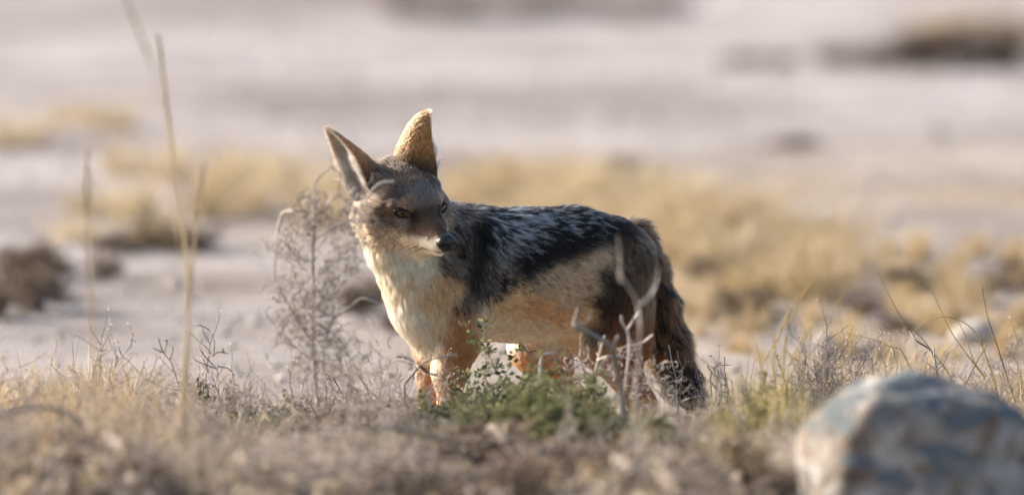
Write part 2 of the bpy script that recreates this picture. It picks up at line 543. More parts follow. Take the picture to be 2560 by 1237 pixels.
# ears: curled shells
def ear(base, tip, opening, R0, L_bulge, phi_max=1.9, nt=26, nph=25, prof_v=(0.88, 0.98, 1.0, 0.95, 0.84, 0.71, 0.55, 0.38, 0.14)):
    A = tip - base; L = np.linalg.norm(A); A = A / L
    Dn = opening - A * (opening @ A); Dn = norm(Dn)
    Sd = np.cross(A, Dn)
    t = np.linspace(-0.12, 1, nt)
    prof = np.interp(t, [-0.12, 0, 0.15, 0.35, 0.55, 0.72, 0.86, 0.95, 1.0], prof_v)
    ph = np.linspace(-1, 1, nph)
    outer = np.zeros((nt, nph, 3)); inner = np.zeros((nt, nph, 3))
    for i, (tt, pf) in enumerate(zip(t, prof)):
        pm = phi_max * np.interp(tt, [-0.12, 0.1, 0.5, 1], [1.25, 1.15, 0.95, 0.8])
        r = R0 * pf
        th = np.clip(0.0042 * pf + 0.0012, 0.001, 0.006)
        for arr, rr in ((outer, r), (inner, r - th)):
            rr = max(rr, 0.0004)
            arr[i] = base + A * L * tt + np.outer(np.cos(ph * pm), -Dn) * rr * L_bulge + np.outer(np.sin(ph * pm), Sd) * rr - Dn * 0.0 + A * (0.004 * (1 - np.abs(ph[:, None]) ** 2) * 0)
    V = np.concatenate([outer.reshape(-1, 3), inner.reshape(-1, 3)])
    no = nt * nph
    F = []
    for i in range(nt - 1):
        for j in range(nph - 1):
            a = i * nph + j
            F.append([a, a + nph, a + nph + 1, a + 1])
            F.append([no + a, no + a + 1, no + a + nph + 1, no + a + nph])
        for j, fl in ((0, 0), (nph - 1, 1)):
            a = i * nph + j
            q = [a, no + a, no + a + nph, a + nph]
            F.append(q[::-1] if fl else q)
    for j in range(nph - 1):
        a = (nt - 1) * nph + j
        F.append([a, no + a, no + a + 1, a + 1])
    F = np.array(F)
    # orient outer faces outwards
    N = vnormals(V, F)
    mid = (nt // 2) * nph + nph // 2
    if N[mid] @ (-Dn) < 0:
        F = F[:, ::-1]; N = -N
    inside = np.concatenate([np.zeros(no), np.ones(no)])
    tt = np.tile(np.repeat(t, nph), 2); pp = np.tile(np.tile(ph, nt), 2)
    return V, F, N, inside, tt, pp, A


EL = ear(W(918, 462, -0.150), W(816, 322, -0.155), norm(np.array([-0.78, -0.66, -0.25])), 0.0370, 0.80, prof_v=(0.92, 1.0, 1.0, 0.88, 0.69, 0.50, 0.33, 0.20, 0.06))
ER = ear(W(1043, 434, -0.125), W(1074, 280, -0.115), norm(np.array([0.95, 0.16, -0.1])), 0.0365, 1.2)
EAR_T = np.full(len(BV), -1.0)
for (V, F, N, ins_, tt, pp, A) in (EL, ER):
    off = len(BV)
    BV = np.vstack([BV, V]); BF = np.vstack([BF, F + off]); BN = np.vstack([BN, N])
    BFLOW = np.vstack([BFLOW, np.repeat(A[None], len(V), 0)])
    pw = np.zeros((len(V), 8)); pw[:, 6] = 1 - ins_; pw[:, 7] = ins_
    BPW = np.vstack([BPW, pw]); EAR_T = np.concatenate([EAR_T, tt])

# ---- pelt colours -------------------------------------------------------------------------------
BK, GR, TN, GT, RF, DR = (16, 15, 15), (122, 106, 90), (210, 168, 120), (186, 156, 124), (180, 132, 90), (122, 80, 50)
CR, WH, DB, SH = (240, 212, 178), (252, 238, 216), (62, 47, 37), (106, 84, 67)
# (column, row, colour, share of black guard hairs, share of silver guard hairs) on the animal's left side
FLANK = [
 (1150, 520, GR, .45, .25), (1200, 518, BK, 0, .35), (1260, 518, BK, 0, .45), (1320, 520, BK, 0, .45), (1400, 522, BK, 0, .38), (1480, 530, BK, 0, .3), (1540, 540, BK, 0, .15),
 (1150, 560, GR, .5, .2), (1198, 560, BK, 0, .08), (1235, 560, BK, 0, .45), (1290, 555, BK, 0, .66), (1350, 560, BK, 0, .6), (1420, 560, BK, 0, .42), (1480, 562, BK, 0, .36), (1530, 566, BK, 0, .22),
 (1150, 610, GR, .4, .2), (1198, 610, BK, 0, .03), (1235, 610, BK, 0, .4), (1275, 605, BK, 0, .6), (1320, 608, BK, 0, .28), (1380, 605, BK, 0, .04), (1450, 600, BK, 0, 0), (1510, 588, BK, 0, 0), (1555, 572, BK, 0, 0),
 (1140, 660, GR, .25, .12), (1196, 660, BK, 0, .08), (1240, 650, GR, .55, .2), (1290, 650, BK, 0, .1), (1340, 650, BK, 0, 0), (1390, 636, BK, 0, 0), (1440, 622, BK, 0, 0), (1310, 680, BK, 0, 0), (1260, 690, GR, .6, .1),
 (1400, 684, GT, .08, 0), (1460, 660, GT, .05, 0), (1510, 640, GT, .05, 0), (1350, 710, GT, .15, 0), (1295, 735, TN, .08, 0), (1235, 715, GR, .5, .05), (1192, 710, BK, 0, .1), (1172, 752, GR, .5, 0),
 (1240, 765, TN, .05, 0), (1300, 780, (208, 160, 110), 0, 0), (1350, 765, (204, 152, 102), 0, 0), (1410, 750, GT, 0, 0), (1460, 715, GT, .05, 0), (1400, 795, (202, 146, 94), 0, 0), (1300, 825, CR, 0, 0), (1240, 815, CR, 0, 0), (1215, 800, CR, 0, 0), (1185, 790, RF, 0, 0), (1190, 840, (182, 134, 90), 0, 0), (1185, 870, (176, 124, 80), 0, 0),
 (1350, 838, CR, 0, 0), (1420, 834, CR, 0, 0), (1465, 790, TN, 0, 0), (1232, 857, WH, 0, 0), (1300, 865, WH, 0, 0), (1400, 862, WH, 0, 0), (1450, 845, CR, 0, 0),
 (1100, 700, TN, .05, 0), (1132, 720, TN, .1, 0), (1080, 745, TN, 0, 0), (1040, 700, CR, 0, 0), (1000, 720, CR, 0, 0), (960, 745, CR, 0, 0), (1000, 785, WH, 0, 0), (1050, 805, WH, 0, 0), (1095, 795, CR, 0, 0),
 (1140, 790, RF, 0, 0), (1162, 825, RF, 0, 0), (1125, 850, RF, 0, 0), (1080, 850, WH, 0, 0), (1040, 850, WH, 0, 0),
 (950, 680, CR, 0, 0), (1000, 660, WH, 0, 0), (1055, 662, WH, 0, 0), (1105, 640, GR, .3, .1), (1090, 600, GR, .3, .1), (915, 640, CR, .05, 0), (1080, 480, GR, .4, .1), (1120, 520, GR, .4, .2), (900, 560, CR, .05, 0), (950, 560, GR, .3, 0), (1000, 520, GR, .4, .1),
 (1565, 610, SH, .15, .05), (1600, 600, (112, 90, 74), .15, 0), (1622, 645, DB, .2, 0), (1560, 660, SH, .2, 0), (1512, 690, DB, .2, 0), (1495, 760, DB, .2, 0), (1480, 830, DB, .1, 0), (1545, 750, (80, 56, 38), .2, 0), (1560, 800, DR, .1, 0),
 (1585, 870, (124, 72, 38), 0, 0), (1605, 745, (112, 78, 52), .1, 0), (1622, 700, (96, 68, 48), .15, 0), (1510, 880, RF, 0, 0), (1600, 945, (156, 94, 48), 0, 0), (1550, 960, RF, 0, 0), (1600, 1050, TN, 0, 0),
 (1400, 910, (206, 150, 98), 0, 0), (1440, 960, (196, 134, 80), 0, 0), (1420, 1060, TN, 0, 0), (1360, 890, (206, 150, 98), 0, 0),
 (1150, 885, (172, 120, 78), 0, 0), (1110, 905, (184, 136, 94), 0, 0), (1078, 905, CR, 0, 0), (1130, 965, RF, 0, 0), (1120, 1040, (190, 128, 78), 0, 0), (1110, 1130, TN, 0, 0)]
FACE = [
 (1022, 436, (122, 98, 78), .45, .05), (1050, 470, (108, 98, 90), .5, .2), (990, 450, (98, 84, 72), .5, .1), (1056, 500, (112, 98, 86), .4, .15), (1030, 502, (132, 108, 90), .3, .1), (960, 470, (124, 104, 90), .4, .1),
 (930, 482, (152, 128, 112), .25, .1), (900, 500, (178, 152, 132), .1, 0), (1000, 490, (96, 84, 76), .5, .1), (1085, 480, (108, 98, 90), .5, .2), (1080, 440, (112, 92, 78), .5, .1),
 (1008, 510, (152, 124, 104), .15, 0), (982, 530, (112, 86, 66), .3, 0), (960, 520, (120, 96, 76), .4, 0), (1032, 545, (48, 36, 30), .2, 0), (1060, 532, (78, 62, 52), .2, 0), (1008, 553, (124, 110, 100), .25, .1), (980, 560, (126, 102, 82), .35, 0),
 (940, 540, (122, 98, 78), .4, 0), (900, 550, (172, 148, 124), .12, 0), (882, 560, CR, 0, 0),
 (1062, 560, (84, 66, 54), .1, 0), (1086, 560, (80, 66, 58), .1, 0), (1102, 576, (72, 60, 54), .1, 0), (1050, 580, (104, 82, 66), .1, 0), (1076, 588, (120, 92, 72), .05, 0), (1030, 574, (88, 68, 54), .3, 0), (1010, 584, (122, 98, 78), .2, 0),
 (1060, 609, WH, 0, 0), (1092, 611, WH, 0, 0), (1085, 625, WH, 0, 0), (1038, 604, (208, 184, 158), 0, 0), (1000, 612, (216, 188, 158), .03, 0), (1020, 632, WH, 0, 0), (1060, 637, WH, 0, 0), (970, 600, (214, 186, 156), .05, 0), (940, 600, (182, 152, 124), .15, 0),
 (920, 580, (168, 138, 110), .2, 0), (960, 640, (226, 196, 166), .04, 0), (1000, 652, WH, 0, 0), (920, 640, CR, .1, 0), (1105, 642, WH, 0, 0), (900, 600, (204, 176, 150), .06, 0), (940, 622, (222, 194, 164), .06, 0), (985, 588, (196, 170, 142), .1, 0), (1012, 602, (224, 198, 170), .02, 0), (960, 578, (170, 144, 120), .18, 0), (930, 605, (200, 172, 144), .1, 0)]


def rbf(table, px, py, sig):
    t = np.array([(a, b) for a, b, *_ in table], np.float32)
    C = np.array([list(srgb(c)) + [d, l] for _, _, c, d, l in table], np.float32)
    out = np.zeros((len(px), 5), np.float32)
    for s in range(0, len(px), 40000):
        e = slice(s, s + 40000)
        d2 = (px[e, None] - t[None, :, 0]) ** 2 + (py[e, None] - t[None, :, 1]) ** 2
        d2 -= d2.min(1)[:, None]
        w = np.exp(-d2 / (2 * sig * sig))
        out[e] = (w @ C) / w.sum(1)[:, None]
    return out


def pelt(P, pw, et, seed=0):
    """colour and black/silver shares at points P with part weights pw"""
    r = np.random.default_rng(seed)
    n = len(P)
    # flank coordinates (mirrored to the animal's left side)
    lat = (P - B0) @ AX_L
    Pm = P - np.minimum(lat, 0)[:, None] * 2 * AX_L
    px, py = project(Pm)
    px = px + r.normal(0, 5, n); py = py + r.normal(0, 5, n)
    out = rbf(FLANK, px.astype(np.float32), py.astype(np.float32), 17.0)
    q = P - HO
    hx = q @ HX
    hm = P - np.maximum(hx, 0)[:, None] * 2 * HX
    px, py = project(hm)
    px = px + r.normal(0, 2.5, n); py = py + r.normal(0, 2.5, n)
    hc = rbf(FACE, px.astype(np.float32), py.astype(np.float32), 9.0)
    f = (q @ HF) / K; u = (q @ HU) / K; ax = np.abs(hx) / K
    # the line of the mouth and dark lip
    lip = (np.abs(u + 0.0575 + 0.0 * f) < 0.0024) & (f > 0.050) & (f < 0.094)
    hc[lip, :3] = srgb((40, 30, 28)); hc[lip, 3:] = 0
    w = pw[:, 3:4]
    out = out * (1 - w) + hc * w
    # tail: grizzled rufous with black streaks, black tip
    tt = np.clip((W(1640, 600, 0.2)[2] - P[:, 2]) / (W(1640, 600, 0.2)[2] - W(1745, 1000, 0.2)[2]), 0, 1)
    tc = np.zeros((n, 5)); a = srgb((124, 84, 56)); b = srgb((150, 96, 54)); c = srgb((26, 24, 23))
    k1 = smooth01(tt / 0.4)[:, None]; k2 = smooth01((tt - 0.62) / 0.2)[:, None]
    tc[:, :3] = (a * (1 - k1) + b * k1) * (1 - k2) + c * k2
    tc[:, 3] = 0.5
    out = out * (1 - pw[:, 5:6]) + tc * pw[:, 5:6]
    # ears
    eo = np.zeros((n, 5)); k1 = smooth01((et - 0.05) / 0.35)[:, None]
    eo[:, :3] = srgb((118, 90, 70)) * (1 - k1) + srgb((208, 146, 88)) * k1; eo[:, 3] = 0.24 - 0.14 * k1[:, 0]
    ei = np.zeros((n, 5)); ei[:, :3] = srgb((248, 238, 226)); ei[:, 3] = 0.02
    out = out * (1 - pw[:, 6:7] - pw[:, 7:8]) + eo * pw[:, 6:7] + ei * pw[:, 7:8]
    return out


skin_col = pelt(BV, BPW, EAR_T)
light = srgb((172, 176, 182))
sc_ = skin_col[:, :3] * (1 - skin_col[:, 3:4] - skin_col[:, 4:5]) + 0.01 * skin_col[:, 3:4] + light * skin_col[:, 4:5]

jackal = add_obj('jackal', None, loc=(0.0, 0.0, 0.0),
                 label='black-backed jackal with silver saddle, tan flanks and large pricked ears, looking back', cat='jackal')
m_skin, nt, bs, out = new_mat('pelt_undercoat')
at = nt.nodes.new('ShaderNodeAttribute'); at.attribute_name = 'pelt'
nt.links.new(at.outputs['Color'], bs.inputs['Base Color'])
bs.inputs['Roughness'].default_value = 0.9
bs.inputs['Specular IOR Level'].default_value = 0.1
trn = nt.nodes.new('ShaderNodeBsdfTranslucent'); nt.links.new(at.outputs['Color'], trn.inputs[0])
mxs = nt.nodes.new('ShaderNodeMixShader'); mth = nt.nodes.new('ShaderNodeMath'); mth.operation = 'MULTIPLY'; mth.inputs[1].default_value = 0.45
nt.links.new(at.outputs['Alpha'], mth.inputs[0]); nt.links.new(mth.outputs[0], mxs.inputs[0])
nt.links.new(bs.outputs[0], mxs.inputs[1]); nt.links.new(trn.outputs[0], mxs.inputs[2]); nt.links.new(mxs.outputs[0], out.inputs['Surface'])
body_me = make_mesh('body', BV, BF, m_skin)
ca = body_me.attributes.new('pelt', 'FLOAT_COLOR', 'POINT')
ca.data.foreach_set('color', np.concatenate([sc_, BPW[:, 6:7] + BPW[:, 7:8]], 1).astype(np.float32).ravel())
body = add_obj('body', body_me, jackal)

# eyes and nose sit where the head surface is
bvh = BVHTree.FromPolygons([Vector(v) for v in BV], [tuple(int(i) for i in f) for f in BF])


def hit(px, py):
    d = W(px, py, -0.2) - CAM
    loc, nrm, _, _ = bvh.ray_cast(Vector(CAM), Vector(norm(d)))
    return np.array(loc), np.array(nrm)


EYES = []
for (px, py, s) in ((1007, 532, -1), (1104, 520, 1)):
    loc, nrm = hit(px, py)
    q = loc - HO
    print('eye local', s, q @ HX / K, q @ HF / K, q @ HU / K)
    EYES.append((loc, s))
NOSE = Hd(0, 0.094, -0.0335)

# ---- fur -----------------------------------------------------------------------------------------
TRI = np.concatenate([BF[:, [0, 1, 2]], BF[:, [0, 2, 3]]])
e1 = BV[TRI[:, 1]] - BV[TRI[:, 0]]; e2 = BV[TRI[:, 2]] - BV[TRI[:, 0]]
area = 0.5 * np.linalg.norm(np.cross(e1, e2), axis=1)
dens_part = np.array([80, 85, 90, 240, 90, 90, 420, 220]) * 1e4           # hairs per square metre
dens = (BPW[TRI].mean(1) * dens_part).sum(1)
prob = area * dens
n_hair = int(prob.sum())
tri = rng.choice(len(TRI), n_hair, p=prob / prob.sum())
u = rng.random((n_hair, 2)); fl = u.sum(1) > 1; u[fl] = 1 - u[fl]
bc = np.stack([1 - u.sum(1), u[:, 0], u[:, 1]], 1)


def interp(A):
    return (A[TRI[tri]] * bc.reshape(n_hair, 3, *([1] * (A.ndim - 1)))).sum(1)


HP, HN, HFl, HW, HE = interp(BV), interp(BN), interp(BFLOW), interp(BPW), interp(EAR_T)
HN /= np.linalg.norm(HN, axis=1)[:, None] + 1e-9
q = HP - HO
hx, hf, hu = (q @ HX) / K, (q @ HF) / K, (q @ HU) / K
keep = np.ones(n_hair, bool)
for (loc, s) in EYES:             # bare rims round the eyes
    d = (HP - loc); a = d @ HX; b = d @ HU
    ff = ((a) / 0.0165) ** 2 + ((b - 0.12 * s * a) / 0.0095) ** 2
    keep &= ~((ff < 1) & (HW[:, 3] > .5) & (np.sign(hx) == s))
keep &= np.linalg.norm(HP - NOSE, axis=1) > 0.0135
HP, HN, HFl, HW, HE, hx, hf, hu = [a[keep] for a in (HP, HN, HFl, HW, HE, hx, hf, hu)]
n_hair = len(HP)
# length and lift
len_part = np.array([0.014, 0.015, 0.018, 0.010, 0.010, 0.034, 0.0065, 0.015])
lift_part = np.array([0.26, 0.36, 0.38, 0.28, 0.30, 0.50, 0.32, 0.60])
L = HW @ len_part; lift = HW @ lift_part
Lh = np.interp(hf, [-0.13, -0.09, -0.05, -0.01, 0.03, 0.09], [0.024, 0.017, 0.010, 0.0065, 0.0042, 0.0022])
Lh = Lh * np.interp(np.abs(hx), [0.02, 0.07], [0.85, 1.25])
L = L * (1 - HW[:, 3]) + Lh * HW[:, 3]
legz = smooth01((HP[:, 2] - 0.08) / 0.12)
L *= 1 - HW[:, 4] * (1 - legz) * 0.55
L *= 1 + HW[:, 4] * smooth01((HP[:, 2] - 0.20) / 0.06) * 0.6
L *= 1 + HW[:, 7] * (1.5 * smooth01((0.62 - HE) / 0.4) - 0.45)
sad = HW[:, 0] * smooth01((HP[:, 2] - 0.33) / 0.06)
L *= 1 + 0.6 * sad
belly = smooth01((0.205 - HP[:, 2]) / 0.03) * HW[:, 0]
L *= 1 + 0.35 * belly
L *= rng.uniform(0.65, 1.2, n_hair)
gd = np.array([0, 0, -1.0])
fl_ = HFl + 0.35 * gd * (HW[:, 0] + HW[:, 1] + HW[:, 2])[:, None] + 0.6 * gd * belly[:, None]
tan = fl_ - (fl_ * HN).sum(1)[:, None] * HN
tan /= np.linalg.norm(tan, axis=1)[:, None] + 1e-9
# clumps: neighbouring hairs lean together and share some colour
n_cl = 20000
ci = rng.choice(n_hair, n_cl, replace=False)
kd = KDTree(n_cl)
for i, c in enumerate(ci):
    kd.insert(HP[c], i)
kd.balance()
own = np.fromiter((kd.find(p)[1] for p in HP), np.int64, n_hair)
jit = rng.normal(0, 1, (n_cl, 3))
jitc = jit[own]
soft = (1 - 0.6 * (HW[:, 1] + HW[:, 2]))[:, None]
tan2 = tan + 0.16 * soft * jitc + 0.10 * rng.normal(0, 1, (n_hair, 3))
tan2 -= (tan2 * HN).sum(1)[:, None] * HN
tan2 /= np.linalg.norm(tan2, axis=1)[:, None] + 1e-9
lift = lift * rng.uniform(0.6, 1.5, n_hair) * (1 + 0.25 * rng.normal(0, 1, n_cl)[own].clip(-1.5, 1.5))
d0 = tan2 * np.cos(lift)[:, None] + HN * np.sin(lift)[:, None]
croot = HP[ci][own]
NP = 5
s = np.linspace(0, 1, NP)
pts = np.zeros((n_hair, NP, 3), np.float32)
clump_pull = (0.40 * (1 - 0.5 * (HW[:, 1] + HW[:, 2])) * (1 - HW[:, 3] * 0.6) * (1 - HW[:, 6]) * (1 - 0.6 * HW[:, 7]))[:, None]
for k, t in enumerate(s):
    bend = d0 * (1 - 0.35 * t) + tan2 * 0.30 * t + gd * 0.06 * t
    p_ = HP - HN * 0.0006 + L[:, None] * t * bend
    cc = (croot - HP); cc = cc - (cc * HN).sum(1)[:, None] * HN
    p_ = p_ + cc * clump_pull * t ** 1.5
    pts[:, k] = p_
# colour per hair
hc = pelt(HP, HW, HE, 3)
hc[:, 4] *= 1 - 0.75 * HW[:, 3]
lum = hc[:, :3].mean(1)[:, None]
ds = 0.04 * (1 - HW[:, 4:5] - HW[:, 6:7])
hc[:, :3] = hc[:, :3] * (1 - ds) + ds * lum
hc[:, :3] *= 1.28 + 0.36 * HW[:, 3:4] - 0.26 * HW[:, 4:5]
hc[:, 3] *= 1 - 0.25 * HW[:, 3]
hc[:, :3] *= np.minimum(1, 0.86 / hc[:, :3].max(1))[:, None]
clr = rng.random(n_cl)
cw = 0.5 * (1 - 0.65 * HW[:, 3]) * (1 - HW[:, 6])
r1 = cw * clr[own] + (1 - cw) * rng.random(n_hair)
# rank-uniform
r1 = np.argsort(np.argsort(r1)) / n_hair
# long streaks of silver in the saddle
sdir = norm(-AX_F * 0.85 + gd * 0.5)
Q = HP - np.outer(HP @ sdir, sdir) * 0.85
n_st = 24000
si = rng.choice(n_hair, n_st, replace=False)
kd2 = KDTree(n_st)
for i, c in enumerate(si):
    kd2.insert(Q[c], i)
kd2.balance()
selt = np.nonzero(hc[:, 4] > 0.02)[0]
r2 = rng.random(n_hair)
so_ = np.fromiter((kd2.find(Q[i])[1] for i in selt), np.int64, len(selt))
r2[selt] = 0.8 * rng.random(n_st)[so_] + 0.2 * r2[selt]
colr = hc[:, :3] * np.exp(rng.normal(0, 0.16, n_hair) + 0.12 * rng.normal(0, 1, n_cl)[own])[:, None]
dk = r1 < hc[:, 3]
lt = r2 > 1 - hc[:, 4]
colr[dk] = np.array([0.009, 0.008, 0.008]) * rng.uniform(0.7, 1.8, (dk.sum(), 1))
colr[lt] = light * rng.uniform(0.6, 1.25, (lt.sum(), 1))
colr = np.clip(colr, 0.004, 0.9)

m_fur, nt, bs, out = new_mat('fur_fibre')
at = nt.nodes.new('ShaderNodeAttribute'); at.attribute_name = 'hair_colour'
hb = nt.nodes.new('ShaderNodeBsdfHairPrincipled')
hb.model = 'CHIANG'
hb.parametrization = 'COLOR'
nt.links.new(at.outputs['Color'], hb.inputs['Color'])
hb.inputs['IOR'].default_value = 1.38
hb.inputs['Roughness'].default_value = 0.5
hb.inputs['Radial Roughness'].default_value = 0.55
df = nt.nodes.new('ShaderNodeBsdfDiffuse'); nt.links.new(at.outputs['Color'], df.inputs[0])
mx = nt.nodes.new('ShaderNodeMixShader'); mx.inputs[0].default_value = 0.35
nt.links.new(hb.outputs[0], mx.inputs[1]); nt.links.new(df.outputs[0], mx.inputs[2])
nt.links.new(mx.outputs[0], out.inputs['Surface'])


def hair_object(name, pts, radius, colour, mat, parent):
    hc_ = bpy.data.hair_curves.new(name)
    n, k, _ = pts.shape
    hc_.add_curves([k] * n)
    hc_.points.foreach_set('position', np.ascontiguousarray(pts, np.float32).ravel())
    ra = hc_.attributes.get('radius') or hc_.attributes.new('radius', 'FLOAT', 'POINT')
    ra.data.foreach_set('value', np.ascontiguousarray(radius, np.float32).ravel())
    cl = hc_.attributes.new('hair_colour', 'FLOAT_COLOR', 'CURVE')
    cl.data.foreach_set('color', np.concatenate([colour, np.ones((n, 1))], 1).astype(np.float32).ravel())
    hc_.materials.append(mat)
    return add_obj(name, hc_, parent)


r0 = (HW @ np.array([0.00028, 0.00026, 0.00026, 0.00018, 0.00022, 0.00032, 0.00013, 0.00016]))[:, None]
rad = r0 * np.array([0.9, 1.0, 0.85, 0.6, 0.15])[None]
fur = hair_object('fur', pts, rad, colr, m_fur, jackal)
print('hairs', n_hair, 'body verts', len(BV))

# whiskers
wp = []
for sx in (-1, 1):
    for i in range(13):
        f_ = 0.064 - 0.034 * random.random(); u_ = -0.050 + 0.012 * random.random() - 0.004
        a = Hd(sx * 0.020, f_, u_)
        dv = norm(HX * sx * (0.9 + 0.3 * random.random()) - HF * (0.25 + 0.6 * random.random()) - HU * (0.25 + 0.35 * random.random()))
        ln = 0.022 + 0.03 * random.random()
        wp.append([a + dv * ln * t + (-HF * 0.5 - HU * 0.8) * 0.012 * t * t for t in np.linspace(0, 1, 6)])
wp = np.array(wp)
wr = np.tile(np.array([0.00028, 0.00026, 0.00022, 0.00018, 0.00012, 0.00004])[None], (len(wp), 1))
hair_object('whiskers', wp, wr, np.full((len(wp), 3), 0.012), m_fur, jackal)


# eyes
def uv_sphere(nu=24, nv=16):
    th = np.linspace(0, np.pi, nv + 1); ph = np.arange(nu) / nu * 2 * np.pi
    V = np.stack([np.outer(np.sin(th), np.cos(ph)), np.outer(np.sin(th), np.sin(ph)), np.outer(np.cos(th), np.ones(nu))], -1).reshape(-1, 3)
    i, j = np.meshgrid(np.arange(nv), np.arange(nu), indexing='ij')
    a = (i * nu + j).ravel(); b = (i * nu + (j + 1) % nu).ravel()
    return V, np.stack([a, a + nu, b + nu, b], -1)


m_eye, nt, bs, out = new_mat('amber_iris')
tc = nt.nodes.new('ShaderNodeTexCoord'); sp = nt.nodes.new('ShaderNodeSeparateXYZ')
nt.links.new(tc.outputs['Object'], sp.inputs[0])
cr = nt.nodes.new('ShaderNodeValToRGB')
e = cr.color_ramp.elements
e[0].position = 0.0; e[0].color = (0.012, 0.010, 0.009, 1)
e[1].position = 1.0; e[1].color = (0.007, 0.006, 0.006, 1)
for p_, c_ in ((0.74, (0.010, 0.009, 0.008)), (0.77, (0.06, 0.036, 0.014)), (0.86, (0.10, 0.062, 0.024)), (0.935, (0.065, 0.040, 0.016)), (0.955, (0.007, 0.006, 0.006))):
    x_ = e.new(p_); x_.color = (*c_, 1)
nt.links.new(sp.outputs['Z'], cr.inputs[0])
nt.links.new(cr.outputs[0], bs.inputs['Base Color'])
wet = nt.nodes.new('ShaderNodeMapRange'); wet.inputs[1].default_value = 0.66; wet.inputs[2].default_value = 0.76
nt.links.new(sp.outputs['Z'], wet.inputs[0]); nt.links.new(wet.outputs[0], bs.inputs['Coat Weight'])
dryr = nt.nodes.new('ShaderNodeMapRange'); dryr.inputs[1].default_value = 0.66; dryr.inputs[2].default_value = 0.76; dryr.inputs[3].default_value = 0.85; dryr.inputs[4].default_value = 0.07
nt.links.new(sp.outputs['Z'], dryr.inputs[0]); nt.links.new(dryr.outputs[0], bs.inputs['Roughness'])
bs.inputs['Specular IOR Level'].default_value = 0.25
m_lid, nt, bs, out = new_mat('black_eyelid_skin')
n_, r_ = noise_ramp(nt, 300, [(0.3, (0.008, 0.007, 0.007)), (0.7, (0.022, 0.019, 0.018))])
nt.links.new(r_.outputs[0], bs.inputs['Base Color']); bs.inputs['Roughness'].default_value = 0.8; bs.inputs['Specular IOR Level'].default_value = 0.15

EA, EB, EC = 0.0150, 0.0098, 0.0085         # half width, half height, depth of the visible eye
for (loc, s) in EYES:
    gaze = norm(HF + s * 0.42 * HX + 0.05 * HU)
    rt = norm(np.cross(HU, gaze)); upv = np.cross(gaze, rt)
    slant = 0.13 * s
    rt2 = rt * math.cos(slant) + upv * math.sin(slant); up2 = np.cross(gaze, rt2)
    c = loc - gaze * (EC - 0.0042)
    V, F = uv_sphere(32, 24)
    e_o = add_obj('eye', make_mesh('eye', V, F, m_eye), jackal)
    M = Matrix.Identity(4)
    for r_i in range(3):
        M[r_i][0] = rt2[r_i] * EA; M[r_i][1] = up2[r_i] * EB; M[r_i][2] = gaze[r_i] * EC; M[r_i][3] = c[r_i]
    e_o.matrix_world = M
    # lid rims: a fleshy almond loop, the upper one heavier
    tb = Tubes()
    for top in (1, -1):
        a = np.linspace(-1, 1, 23)
        op = (0.60 if top > 0 else 0.68) * np.clip(1 - np.abs(a) ** 2.2, 0, 1)
        x_ = 0.96 * a; inner = np.clip(-s * a, 0, 1) ** 4; zz = np.sqrt(np.clip(1 - x_ ** 2 - op ** 2, 0, 1))
        P = c + (x_ * EA * 1.06 - s * inner * 0.006)[:, None] * rt2 - (inner * 0.003)[:, None] * up2 + (top * op * EB)[:, None] * up2 + (zz * EC * 1.02 + 0.0006)[:, None] * gaze
        tb.tube(P, (0.0020 if top > 0 else 0.0014) * (0.6 + 0.4 * (1 - a ** 2)), 0.5, 8)
    add_obj('eyelid', tb.mesh('eyelid', m_lid), jackal)

# nose leather with nostrils
m_nose, nt, bs, out = new_mat('wet_black_nose')
vo = nt.nodes.new('ShaderNodeTexVoronoi'); vo.inputs['Scale'].default_value = 900
tc = nt.nodes.new('ShaderNodeTexCoord'); nt.links.new(tc.outputs['Object'], vo.inputs['Vector'])
bs.inputs['Base Color'].default_value = (0.012, 0.011, 0.012, 1)
bs.inputs['Roughness'].default_value = 0.33
bump(nt, bs, vo.outputs['Distance'], 0.35, 0.0006)
V, F = uv_sphere(48, 36)
# local axes: x = HX, y = HF (front), z = HU
n = V.copy()
n[:, 0] *= 0.0150 * (1 - 0.22 * np.clip(-V[:, 2], 0, 1) + 0.06 * np.clip(V[:, 2], 0, 1))
n[:, 1] *= 0.0125
n[:, 2] *= 0.0135
n[:, 1] -= 0.0025 * np.exp(-(V[:, 0] / 0.10) ** 2) * np.clip(V[:, 1], 0, 1) * np.clip(0.5 - V[:, 2], 0, 1)      # philtrum
for sx in (-1, 1):
    d2 = ((V[:, 0] - sx * 0.52) / 0.26) ** 2 + ((V[:, 2] + 0.06) / 0.24) ** 2
    n[:, 1] -= 0.0070 * np.exp(-d2 * 1.6) * (V[:, 1] > 0)
    n[:, 1] += 0.0012 * np.exp(-(((V[:, 0] - sx * 0.6) / 0.3) ** 2 + ((V[:, 2] - 0.4) / 0.25) ** 2)) * (V[:, 1] > 0)
n *= 1.13
nv = NOSE + n[:, :1] * HX + n[:, 1:2] * HF + n[:, 2:] * HU
add_obj('nose', make_mesh('nose', nv, F, m_nose), jackal)

